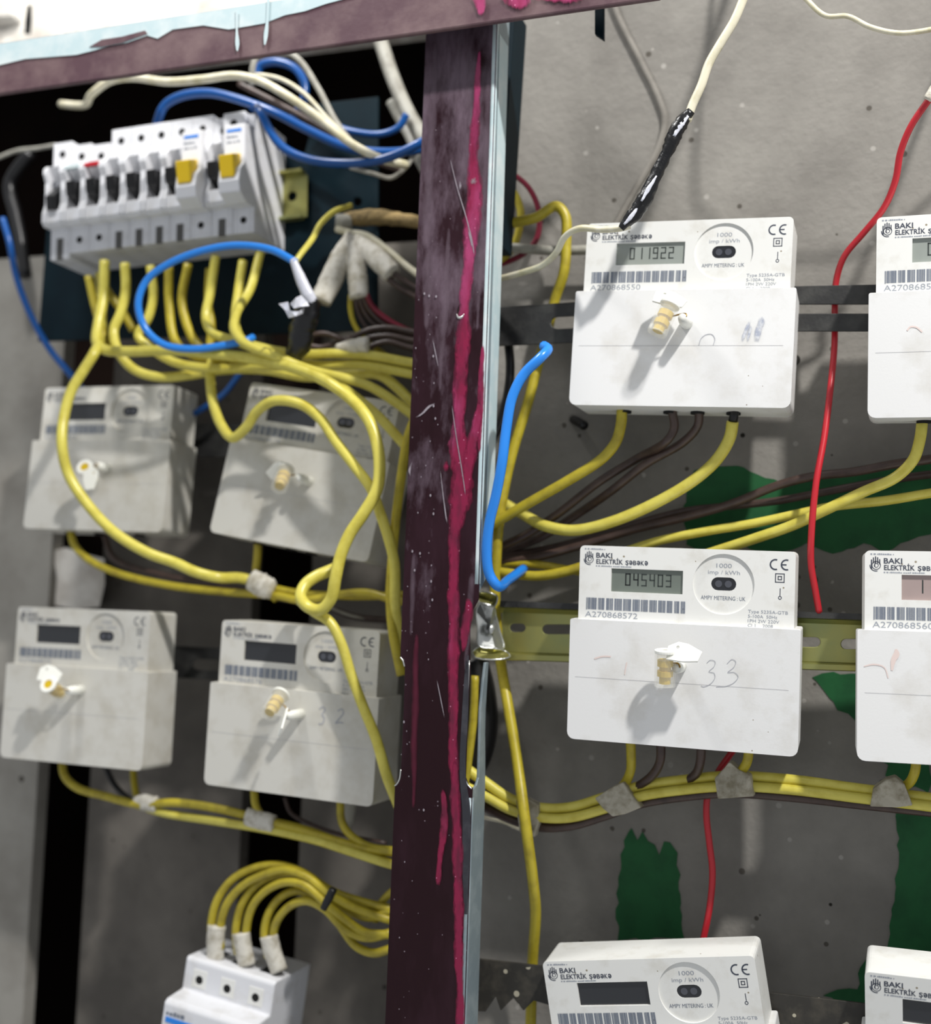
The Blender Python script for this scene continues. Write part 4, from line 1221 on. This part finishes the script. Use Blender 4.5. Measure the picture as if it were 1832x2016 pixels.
wire('cable', 'faint grey cable fixed to the bare concrete at the top', 'wallcable', 13, [(1195, -30, -.0015), (1215, 30), (1260, 120), (1296, 195), (1308, 240), (1290, 305), (1252, 370), (1215, 435), (1190, 480, -.0015)])
wire('cable', 'cream cable rising from the taped joint to the top edge', 'whitewire', 17, [(1352, 238, -.117), (1362, 208, -.117), (1380, 168), (1395, 125), (1418, 85), (1444, 42), (1462, 0, -.12), (1485, -60, -.12), (1560, -260, -.09), (1600, -560, -.02), (1610, -800, -.004)])
wire('cable', 'thin cream cable from the taped joint to the post', 'whitewire', 13, [(1240, 444, -.112), (1222, 449, -.112), (1185, 452), (1140, 450), (1112, 466), (1094, 498), (1068, 522), (1030, 536), (990, 547, -.06), (930, 560, -.05)])
wrap('cable_joint', 'black tape wound round a cable joint above the upper meter', 'blacktape', [(1222, 450, -.113), (1250, 420), (1272, 385), (1298, 330), (1320, 285), (1335, 250), (1360, 218, -.118)], [14, 30, 32, 26, 22, 30, 30, 18], 'cable joint', wob=.14, flat=.9, sides=14)
for k, (lab, pts, wd) in enumerate((('silvery loose tape end at the top of the taped joint', [(1326, 268, -.1205), (1340, 246, -.1205), (1354, 228, -.1205)], [6, 12, 5]),
                                   ('grey tape fold midway along the taped joint', [(1262, 396, -.121), (1276, 372, -.121), (1292, 346, -.121)], [4, 9, 3]),
                                   ('pale tape fold at the lower end of the taped joint', [(1228, 442, -.117), (1242, 426, -.118), (1258, 404, -.118)], [4, 9, 3]))):
    wrap('tape_fold', lab, 'silver', pts, wd, wob=.2, flat=.35)
wire('cable', 'thin cream cable sagging across the top right corner', 'whitewire', 10, [(1480, -420, -.01), (1510, -180, -.06), (1560, -30, -.09), (1588, 0, -.09), (1625, 31), (1668, 32), (1712, 53), (1768, 65), (1832, 58), (1900, 40, -.09), (2100, -40, -.06), (2300, -200, -.01)])
wire('cable', 'long red cable hanging between the right meters', 'red', 13, [(2060, -500, -.005), (1990, -200, -.05), (1900, 60, -.085), (1850, 160, -.09), (1832, 190, -.088), (1793, 248), (1772, 300), (1762, 355), (1740, 408), (1700, 458), (1662, 504), (1646, 550, -.04), (1643, 600, -.038), (1642, 680, -.038), (1634, 765), (1622, 860, -.055), (1606, 950, -.062), (1597, 1045, -.062), (1596, 1110), (1604, 1160), (1612, 1206, -.05)])
wrap('tape', 'grey tape on the red cable at the right edge', 'tape', [(1824, 196, -.0895), (1838, 176, -.0895), (1850, 160, -.09)], [17, 20, 20], wob=.05)
wire('cable', 'red cable hanging below the meter marked 33', 'red', 13, [(1452, 1465, -.03), (1432, 1492, -.03), (1412, 1522), (1394, 1560), (1390, 1600), (1396, 1660), (1402, 1715), (1398, 1775), (1386, 1840), (1370, 1900, -.03)])
wire('cable', 'bright blue cable with a cut end right of the post', 'blue', 20, [(1070, 681, -.094), (1078, 688, -.1), (1066, 702, -.106), (1030, 738), (1008, 782), (997, 840), (988, 910, -.112), (976, 975), (963, 1030), (958, 1085), (963, 1130), (978, 1153, -.1), (1000, 1142, -.07), (1030, 1120, -.04)], sub=9)
wire('cable', 'thick black cable just right of the post below the dark rail', 'blackwire', 18, [(1000, 670, -.03), (1004, 720), (1000, 770), (985, 830, -.03), (960, 880, -.03)])
wire('cable', 'thick black cable behind the torn slot of the post', 'blackwire', 60, [(930, 1300, -.02), (945, 1360), (950, 1420), (940, 1480), (915, 1530, -.02)])
# the bundle below the middle right meters
Yb = -.045
wire('cable', 'upper yellow cable in the taped bundle below the zinc rail', 'yellow', 22, [(900, 1500, Yb), (955, 1540), (1003, 1572), (1060, 1590), (1120, 1590), (1190, 1570), (1260, 1548), (1345, 1536), (1440, 1528), (1560, 1536), (1680, 1552), (1832, 1572), (1950, 1590, Yb), (2500, 1680, Yb)])
wire('cable', 'lower yellow cable in the taped bundle below the zinc rail', 'yellow', 20, [(900, 1540, Yb - .004), (955, 1568), (1003, 1594), (1060, 1609), (1120, 1610), (1190, 1592), (1260, 1568), (1345, 1555), (1440, 1548), (1560, 1555), (1680, 1570), (1832, 1588), (1950, 1606, Yb - .004), (2500, 1700, Yb - .004)])
wire('cable', 'front brown cable under the taped bundle', 'brown', 20, [(900, 1560, Yb + .003), (1003, 1612), (1060, 1628), (1120, 1626), (1190, 1606), (1260, 1582), (1345, 1568), (1440, 1561), (1560, 1569), (1680, 1582), (1832, 1598), (1950, 1612, Yb + .003), (2500, 1706, Yb + .003)])
wire('cable', 'rear brown cable between the yellow ones of the taped bundle', 'brown', 17, [(900, 1530, Yb + .006), (1003, 1586), (1060, 1600), (1120, 1601), (1190, 1582), (1260, 1560), (1345, 1547), (1440, 1541), (1560, 1548), (1680, 1562), (1832, 1582), (1950, 1600, Yb + .006), (2500, 1690, Yb + .006)])
wire('cable', 'yellow lead dropping from the first entry of the meter marked 33', 'yellow_old', 19, [(1240, 1450, -.062), (1242, 1490), (1240, 1520), (1222, 1552, -.044), (1180, 1580, -.04)])
wire('cable', 'brown lead dropping from the second entry of the meter marked 33', 'brown', 18, [(1300, 1455, -.062), (1299, 1498), (1284, 1526), (1250, 1552, -.045), (1200, 1580, -.042)])
wire('cable', 'brown lead dropping from the third entry of the meter marked 33', 'brown', 18, [(1380, 1462, -.062), (1378, 1500), (1368, 1525), (1330, 1548, -.042), (1280, 1560, -.04)])
wire('cable', 'yellow lead dropping from the last entry of the meter marked 33', 'yellow_old', 19, [(1474, 1470, -.062), (1470, 1500), (1455, 1522), (1430, 1538, -.044), (1350, 1545, -.04)])
wire('cable', 'yellow lead dropping from the right edge meter into the bundle', 'yellow_old', 19, [(1803, 1480, -.062), (1800, 1520), (1785, 1545), (1745, 1558, -.044), (1690, 1562, -.04)])
def tape_band(label, pts, mat='tape_dirty', Y=Yb - .009, name='tape', thick=.016):
    """strip of tape folded round the bundle: front leaf, back leaf and the folded edge"""
    o = plate(name, [(p[0], -p[1]) for p in pts], [], lambda a, b, d: at(a, -b, Y - .0035 + .0025 * math.sin(a * .21 + b * .13)) + Vector((0, d, 0)), thick, mat, bevel=.0008)
    return tag(o, label, 'tape', 'tape strips on the right bundle')
tape_band('dirty white tape around the bundle below the 33 meter, left strip', [(1170, 1572), (1200, 1552), (1226, 1540), (1240, 1562), (1262, 1590), (1230, 1603), (1205, 1608), (1186, 1592)])
tape_band('dirty white tape with a peak around the bundle beside the red cable', [(1406, 1532), (1425, 1512), (1435, 1500), (1452, 1514), (1476, 1528), (1484, 1568), (1446, 1571), (1412, 1573)])
tape_band('dirty white tape around the bundle near the right edge', [(1712, 1588), (1718, 1553), (1745, 1535), (1762, 1530), (1780, 1545), (1796, 1586), (1765, 1590)])
tape_band('dirty white tape on the bundle next to the long upright yellow cable', [(1015, 1575), (1036, 1572), (1059, 1584), (1060, 1620), (1052, 1648), (1040, 1648), (1022, 1640), (1018, 1610)], Y=Yb - .002, thick=.008)
wire('cable', 'thin white wire dangling under the bundle beside the post', 'whitewire', 7, [(900, 1590, -.03), (955, 1610), (990, 1618), (1030, 1634, -.03), (1060, 1630, -.03)])
wire('cable', 'yellow cable seen inside the torn slot of the post', 'yellow_old', 16, [(935, 1330, -.06), (931, 1420), (924, 1480), (915, 1540), (900, 1600, -.06)])

# ------------------------------------------------------------------ cables of the breaker row, left of the post
Y1 = -.035
wire('cable', 'long drooping yellow cable across the upper far left meter', 'yellow', 21, [(196, 540, -.005), (200, 590, -.008), (200, 650, -.012), (186, 694, -.045), (165, 728), (140, 770), (126, 820), (122, 875, -.06), (134, 932), (170, 990), (225, 1048), (290, 1088), (345, 1108), (385, 1126), (430, 1137, -.03), (475, 1138, -.01), (520, 1150, 0)])
wire('cable', 'yellow cable ending in the hanging loop over the tilted meter', 'yellow', 23, [(206, 515, -.02), (203, 590, -.025), (193, 640), (190, 672, -.035), (205, 688), (250, 692), (340, 690), (450, 700, -.05), (550, 716), (625, 742), (690, 785, -.07), (728, 832), (746, 900), (742, 962), (716, 1010), (688, 1052), (670, 1095), (660, 1140, -.078), (652, 1178), (632, 1200), (608, 1196), (592, 1176, -.07), (600, 1152), (622, 1135), (645, 1125, -.055), (664, 1117, -.05)], sub=9)
wire('cable', 'yellow cable slanting from the loop down to the torn post slot', 'yellow', 21, [(590, 1182, -.055), (618, 1204, -.065), (650, 1226), (672, 1268), (690, 1325), (712, 1385), (740, 1455), (762, 1530, -.06), (790, 1600, -.05)])
wire('cable', 'yellow cable rising in a hump over the tilted meter', 'yellow', 21, [(418, 690, -.02), (414, 750, -.03), (420, 795), (436, 838), (458, 862), (484, 842), (506, 810), (540, 789, -.055), (592, 796), (630, 824), (660, 868), (698, 918), (730, 962, -.06), (748, 1010), (764, 1058), (776, 1110), (778, 1200, -.05), (790, 1290, -.04)])
wire('cable', 'upright yellow cable running down along the left edge of the post', 'yellow_old', 19, [(845, 770, -.045), (806, 850, -.05), (788, 950), (778, 1030), (772, 1100), (768, 1180), (774, 1250), (790, 1330, -.05)])
wire('cable', 'yellow cable dipping lowest under the breakers then rising to the post', 'yellow', 20, [(246, 520, -.022), (247, 575), (236, 620), (224, 650), (232, 690, -.03), (262, 726), (310, 742), (375, 738), (440, 728), (520, 728, -.012), (600, 742), (680, 738), (745, 738), (780, 762), (830, 815, -.02)])
wire('cable', 'topmost yellow cable of the bundle entering the post', 'yellow', 19, [(478, 515, -.02), (468, 580), (463, 635), (480, 672, -.045), (530, 688), (600, 697), (660, 696), (730, 700), (800, 713), (850, 722, -.02)])
wire('cable', 'second yellow cable of the bundle entering the post', 'yellow', 19, [(424, 505, -.022), (414, 575), (405, 625), (418, 655), (465, 672, -.035), (540, 700), (620, 718), (710, 718), (800, 734), (850, 745, -.02)])
wire('cable', 'third yellow cable of the bundle, sloping down beside the post', 'yellow', 19, [(296, 525, -.02), (302, 580), (292, 625), (272, 660), (290, 680, -.025), (340, 712), (420, 726), (500, 722), (580, 722), (650, 748, -.042), (700, 782), (745, 820), (800, 880, -.04), (850, 930, -.03)])
wire('cable', 'fourth yellow cable of the bundle, arching before the post', 'yellow', 19, [(512, 498, -.022), (492, 570, -.035), (466, 615, -.05), (461, 650, -.058), (482, 676, -.06), (540, 700, -.06), (610, 728, -.05), (680, 745), (730, 762), (800, 808, -.03), (850, 850, -.03)])
wire('cable', 'yellow breaker lead hanging under the fifth breaker', 'yellow_old', 18, [(332, 525, -.018), (333, 600), (345, 672, -.02), (380, 700), (450, 710, -.025)])
wire('cable', 'curved yellow breaker lead inside the blue loop', 'yellow_old', 18, [(370, 520, -.018), (358, 590), (368, 640), (386, 676, -.02), (430, 705), (500, 715, -.025)])
wire('cable', 'short slanting yellow lead at the left end of the breakers', 'yellow_old', 16, [(174, 545, -.015), (186, 600), (200, 650), (210, 690, -.02)])
wire('cable', 'yellow lead crossing behind the left breaker leads', 'yellow_old', 16, [(203, 560, -.012), (222, 588), (240, 612, -.012), (262, 650, -.01)])
wire('cable', 'straight yellow lead behind the right part of the blue loop', 'yellow_old', 17, [(412, 530, -.012), (410, 600), (416, 640), (412, 690, -.015)])
wire('cable', 'bright blue cable bent into a wide loop below the breakers', 'blue', 15, [(498, 664, -.045), (486, 670, -.05), (440, 680), (380, 687), (322, 678), (285, 645), (272, 598, -.07), (288, 553), (335, 518), (405, 492), (470, 483), (535, 492), (582, 516, -.07)], sub=9)
wire('cable', 'yellow cable sprouting up beside the bright blue loop', 'yellow', 12, [(578, 520, -.065), (592, 500, -.06), (615, 470), (630, 442), (655, 418, -.03), (690, 405, -.01)])
wrap('cable_sleeve', 'grey sleeve on the end of the bright blue loop', 'silver', [(576, 510, -.071), (590, 545), (606, 580), (616, 596, -.065)], [14, 22, 26, 22], 'sleeve', wob=.04, flat=.8)
wrap('cable_joint', 'black tape joint hanging from the bright blue loop', 'blacktape', [(618, 585, -.066), (606, 612), (596, 640), (588, 680), (574, 705, -.05)], [16, 54, 56, 50, 34], 'cable joint', wob=.12, flat=.7)
for lab, pts in (('bright torn tape flap on the black joint, upper one', [(571, 598), (582, 586), (592, 581), (604, 594), (608, 602), (590, 604), (578, 607)]),
                 ('bright torn tape flap on the black joint, lower one', [(548, 598), (566, 594), (570, 612), (588, 613), (598, 606), (596, 616), (582, 622), (568, 626), (560, 610)])):
    o = plate('tape_flap', [(p[0], -p[1]) for p in pts], [], lambda a, b, d: at(a, -b, -.083 + .005 * math.sin(a * .17)) + Vector((0, d, 0)), .0008, 'silver')
    tag(o, lab, 'tape')
wire('cable', 'blue cable hanging at the far left edge', 'blue_dark', 13, [(5, 430, 0), (18, 475, 0), (32, 545), (60, 620), (98, 688), (145, 745, .03), (180, 790, .05)])
wire('cable', 'short dark blue cable between the two upper left meters', 'blue_dark', 12, [(510, 690, .02), (470, 738, .02), (440, 776), (400, 804, .03), (370, 820, .04)])
# above the breakers
wire('cable', 'cream cable sweeping under the beam down to the post', 'whitewire', 16, [(120, 205, .03), (166, 207, .015), (182, 184, -.02), (215, 160), (260, 153), (330, 161), (400, 156), (460, 149), (505, 157), (562, 187, -.05), (622, 228), (690, 282), (748, 312, -.03), (800, 325, -.01)])
wire('cable', 'dark blue cable arching over the yellow lever breakers', 'blue_dark', 18, [(300, 290, -.01), (312, 232), (325, 207), (355, 190), (410, 183), (470, 196), (540, 222, -.02), (610, 258), (690, 292), (770, 300, -.01), (850, 290, 0)])
wire('cable', 'bright blue cable curving right from the last breaker', 'blue_dark', 18, [(498, 212, -.01), (512, 218, -.035), (528, 252), (556, 290), (612, 315), (700, 321), (765, 310), (830, 280, -.03), (880, 250, -.02)])
wire('cable', 'blue cable loop just under the beam', 'blue_dark', 17, [(505, 150, 0), (512, 130), (542, 122), (580, 135), (599, 165), (596, 200, 0), (570, 240, .01)])
wire('cable', 'grey cable looping highest under the beam', 'greywire', 12, [(496, 170, -.015), (498, 130, -.02), (512, 102), (540, 95), (585, 115), (625, 172), (660, 238), (690, 280, -.01)])
wire('cable', 'thin white cable beside the cream one under the beam', 'whitewire', 9, [(490, 150, -.01), (512, 148, -.02), (552, 156), (598, 184), (650, 240), (700, 285), (760, 320, -.01)])
wire('cable', 'thin dark brown cable slanting beneath the cream cable', 'brown', 12, [(470, 165, 0), (520, 190), (600, 232), (670, 275), (740, 318, 0), (790, 335, 0)])
wire('cable', 'dark blue cable end curling near the post', 'blue_dark', 14, [(640, 240, .015), (690, 258, .012), (750, 264), (785, 250), (800, 225, .012)])
wire('cable', 'grey cable drooping below the blue ones near the post', 'greywire', 9, [(690, 330, 0), (735, 342, -.005), (770, 350), (800, 328), (818, 300), (850, 270, 0)])
wire('cable', 'thick pale cable coming down from the beam to the post', 'greywire', 29, [(735, 40, .03), (752, 90, .03), (772, 150), (800, 215), (832, 270, .02), (860, 310, .02)])
wire('cable', 'second thick pale cable close behind the post', 'greywire', 22, [(770, 200, .04), (788, 235, .04), (808, 270), (824, 310, .03), (850, 360, .03)])
wire('cable', 'thin dark cable at the left end of the breakers', 'greywire', 8, [(-20, 318, .03), (30, 298, .03), (75, 292), (110, 286, .02)])
wire('cable', 'thick black cable hanging at the far left', 'blackwire', 26, [(60, 300, .05), (20, 360, .05), (30, 420), (40, 470), (50, 545, .05)])
# tape-wrapped cluster beside the post
wrap('pipe_lagging', 'lumpy tan foam around a cable behind the post', 'foam', [(672, 434, .005), (700, 430), (740, 428), (790, 432), (840, 440, .005)], [22, 30, 34, 26, 24], 'insulation', wob=.1, flat=.9)
wrap('cable_end', 'grey cut cable end sticking out of the tan foam', 'greywire', [(660, 436, -.002), (672, 437, 0), (690, 436, .004)], [30, 32, 30], 'cable', wob=.05)
wire('cable', 'beige cable curving from the cut end to the post', 'whitewire', 14, [(664, 452, -.005), (690, 458, -.012), (722, 464), (760, 490), (800, 524, -.01), (850, 560, -.01)])
wrap('tape_sleeve', 'leftmost white taped cable bunch behind the black joint', 'tape', [(692, 462, -.012), (672, 505), (648, 560), (630, 594, -.02)], [26, 44, 48, 42], wob=.04, flat=.8, group='white taped cable bunches')
wrap('tape_sleeve', 'middle white taped cable bunch hanging straight down', 'tape', [(690, 480, -.015), (700, 515), (704, 550), (706, 588, -.02)], [26, 38, 42, 40], wob=.04, flat=.8, group='white taped cable bunches')
wrap('tape_sleeve', 'right white taped cable bunch slanting to the post', 'tape', [(700, 470, -.012), (726, 495), (748, 515), (772, 540, -.018)], [24, 40, 44, 40], wob=.04, flat=.8, group='white taped cable bunches')
for k, (lab, m_, pts) in enumerate((
        ('yellow wire leaving the middle taped bunch', 'yellow_old', [(690, 580, -.02), (690, 610), (698, 640), (718, 668, -.012), (760, 700, 0)]),
        ('first brown wire leaving the middle taped bunch', 'brown', [(699, 580, -.02), (704, 612), (722, 645), (756, 668, -.005), (820, 690, 0)]),
        ('second brown wire leaving the middle taped bunch', 'brown', [(707, 580, -.02), (714, 608), (736, 638), (775, 660, -.005), (830, 675, 0)]),
        ('third brown wire leaving the middle taped bunch', 'brown', [(714, 580, -.02), (724, 606), (750, 634), (790, 655, -.005), (840, 665, 0)]),
        ('crimson wire leaving the middle taped bunch', 'crimson', [(721, 580, -.02), (732, 602), (760, 628), (798, 648, -.005), (850, 660, 0)]),
        ('upper brown wire leaving the right taped bunch', 'brown', [(766, 532, -.018), (785, 545), (806, 560), (850, 580, -.01)]),
        ('lower brown wire leaving the right taped bunch', 'brown', [(758, 542, -.018), (780, 562), (806, 578), (850, 600, -.01)]),
        ('brown wire leaving the left taped bunch', 'brown', [(626, 590, -.02), (620, 630), (608, 668), (596, 700, -.01), (590, 730, 0)]),
        ('brown cable loop left of the small tape', 'brown', [(700, 690, -.01), (670, 668, -.015), (640, 657), (612, 662), (606, 676), (630, 684), (660, 676, -.012), (690, 665, -.01)]),
        ('top brown cable arching into the post under the taped bunches', 'brown', [(670, 690, -.015), (690, 668, -.02), (725, 650), (765, 645), (805, 652), (850, 660, -.01)]),
        ('middle brown cable arching into the post under the taped bunches', 'brown', [(690, 690, -.02), (720, 668), (765, 661), (805, 669), (850, 676, -.01)]),
        ('bottom brown cable arching into the post under the taped bunches', 'brown', [(700, 700, -.02), (730, 682), (765, 673), (805, 684), (850, 694, -.01)]))):
    wire('wire', lab, m_, 11 if k not in (9, 10, 11) else 12, pts, cat='wire')
wrap('tape', 'small yellowish tape above the yellow bundle near the post', 'tape', [(662, 686, -.032), (690, 682), (724, 678, -.032)], [18, 30, 32], wob=.05, flat=.7)
# the bundles between the left meters
wire('cable', 'dusty yellow cable sagging below the upper far left meter', 'yellow_old', 16, [(138, 1040, .02), (146, 1072, .015), (175, 1102), (230, 1128), (330, 1152), (450, 1166, .005), (540, 1172), (600, 1182, -.02), (660, 1172), (720, 1167), (772, 1180, -.03), (830, 1190, -.03)])
wire('cable', 'brown cable sagging below the upper far left meter', 'brown', 13, [(205, 1050, .03), (225, 1100, .025), (330, 1134), (420, 1150), (520, 1172, .02), (640, 1195, .02), (700, 1215), (790, 1222, .01)])
wire('cable', 'second dusty yellow cable leaving the small tape towards the post', 'yellow_old', 16, [(490, 1140, 0), (540, 1158, -.005), (590, 1168), (650, 1172), (710, 1174), (770, 1172, -.02), (830, 1170, -.02)])
wire('cable', 'yellow lead dropping from the tilted meter to the small tape', 'yellow_old', 16, [(508, 1060, 0), (506, 1100, 0), (504, 1130), (515, 1155, 0), (545, 1180, 0)])
wire('cable', 'thin pale wire under the loop near the post', 'greywire', 6, [(560, 1160, .02), (640, 1192, .015), (690, 1212), (740, 1220), (800, 1215, .01)])
wrap('tape', 'small white tape on the cables below the tilted meter', 'tape', [(495, 1140, -.008), (515, 1152), (535, 1160, -.012)], [44, 48, 40], wob=.1, flat=.6)
wire('cable', 'yellow cable leaving the lower far left meter', 'yellow_old', 17, [(122, 1495, .01), (126, 1525, .005), (150, 1550), (210, 1568), (275, 1584, -.005), (340, 1580), (420, 1590), (510, 1612, -.015), (600, 1634), (680, 1664), (770, 1700, -.03), (830, 1720, -.03)])
wire('cable', 'lower yellow cable of the left taped pair', 'yellow', 17, [(270, 1584, 0), (320, 1600, -.005), (420, 1616), (520, 1632, -.02), (620, 1654), (700, 1680), (770, 1702, -.035), (830, 1715, -.035)])
wire('cable', 'third yellow cable joining the left pair at its second tape', 'yellow_old', 16, [(500, 1555, -.015), (503, 1585), (520, 1610, -.02), (600, 1636), (680, 1660), (720, 1672), (770, 1678, -.03), (830, 1680, -.03)])
wire('cable', 'yellow lead dropping from the meter marked 32 near the post', 'yellow_old', 16, [(670, 1570, -.02), (672, 1615), (686, 1640), (720, 1664, -.025), (770, 1674, -.03), (830, 1676, -.03)])
wire('cable', 'short yellow lead under the lower far left meter', 'yellow_old', 14, [(262, 1500, .02), (264, 1540, .015), (275, 1580, .005), (300, 1592, 0)])
wire('cable', 'dark lead under the lower far left meter', 'blackwire', 12, [(205, 1505, .03), (225, 1545, .03), (262, 1578, .02), (300, 1586, .01)])
wire('cable', 'thin brown wire drooping under the meter marked 32', 'brown', 8, [(560, 1570, 0), (572, 1600, 0), (610, 1622), (660, 1640, .0), (760, 1660, 0)])
wrap('tape', 'white tape on the left end of the lower left bundle', 'tape', [(264, 1577, -.004), (284, 1580), (308, 1584, -.006)], [18, 34, 32], wob=.08, flat=.6)
wrap('tape', 'white tape in the middle of the lower left bundle', 'tape', [(486, 1608, -.02), (514, 1616), (540, 1622, -.022)], [36, 38, 36], wob=.04, flat=.6)
wrap('conduit', 'grey tube hanging under the meter marked 32', 'greywire', [(690, 1570, -.0), (686, 1600), (680, 1640, 0)], [26, 28, 20], 'tube', wob=.02)
# cables of the three-pole breaker
Ya = -.012
arc = [
    ('outer left', [(418, 1868, Ya), (416, 1820, Ya), (428, 1772), (460, 1730), (505, 1708), (552, 1704), (600, 1720), (648, 1752, -.016), (700, 1772), (770, 1790, -.02)]),
    ('inner left', [(434, 1868, Ya), (434, 1822, Ya), (448, 1778), (480, 1742), (520, 1722), (562, 1712), (606, 1728), (650, 1762, -.032), (705, 1790), (770, 1812, -.02)]),
    ('outer middle', [(468, 1878, Ya), (464, 1836, Ya), (474, 1786), (502, 1745), (545, 1722), (590, 1722), (641, 1766, -.018), (690, 1796), (730, 1806), (770, 1790, -.02)]),
    ('inner middle', [(486, 1878, Ya), (484, 1838, Ya), (494, 1790), (520, 1756), (560, 1737), (600, 1742), (640, 1777, -.034), (680, 1810), (720, 1836), (770, 1840, -.02)]),
    ('outer right', [(528, 1885, Ya), (520, 1838, Ya), (530, 1796), (556, 1764), (590, 1754), (634, 1780, -.018), (668, 1820), (700, 1862), (735, 1876), (775, 1866, -.02)]),
    ('inner right', [(546, 1885, Ya), (538, 1840, Ya), (549, 1806), (576, 1780), (606, 1774), (640, 1790, -.032), (680, 1830), (722, 1846), (770, 1836, -.02)]),
]
for lab, pts in arc:
    wire('cable', 'yellow cable arching from the three-pole breaker, %s of the six' % lab, 'yellow_old', 17, pts, group='six arched cables of the three-pole breaker')
for lab, pts in (('left', [(427, 1822, Ya - .001), (424, 1850), (424, 1888, Ya)]), ('middle', [(474, 1836, Ya - .001), (478, 1862), (486, 1900, Ya)]), ('right', [(529, 1842, Ya - .001), (536, 1872), (550, 1912, Ya)])):
    wrap('tape_sleeve', 'white tape on the %s pair of cables entering the three-pole breaker' % lab, 'tape', pts, [38, 37, 36], wob=.03, flat=.75, group='tape sleeves on the three-pole breaker')
wrap('cable_tie', 'black tape tie around the six arched yellow cables', 'blacktape', [(656, 1750, -.046), (646, 1770), (636, 1790, -.046)], [16, 18, 14], 'cable tie', wob=.05, flat=.9)
wire('cable', 'short yellow cable rising beside the post at the bottom left', 'yellow_old', 15, [(738, 1815, -.015), (742, 1792), (758, 1768), (790, 1740, -.015)])
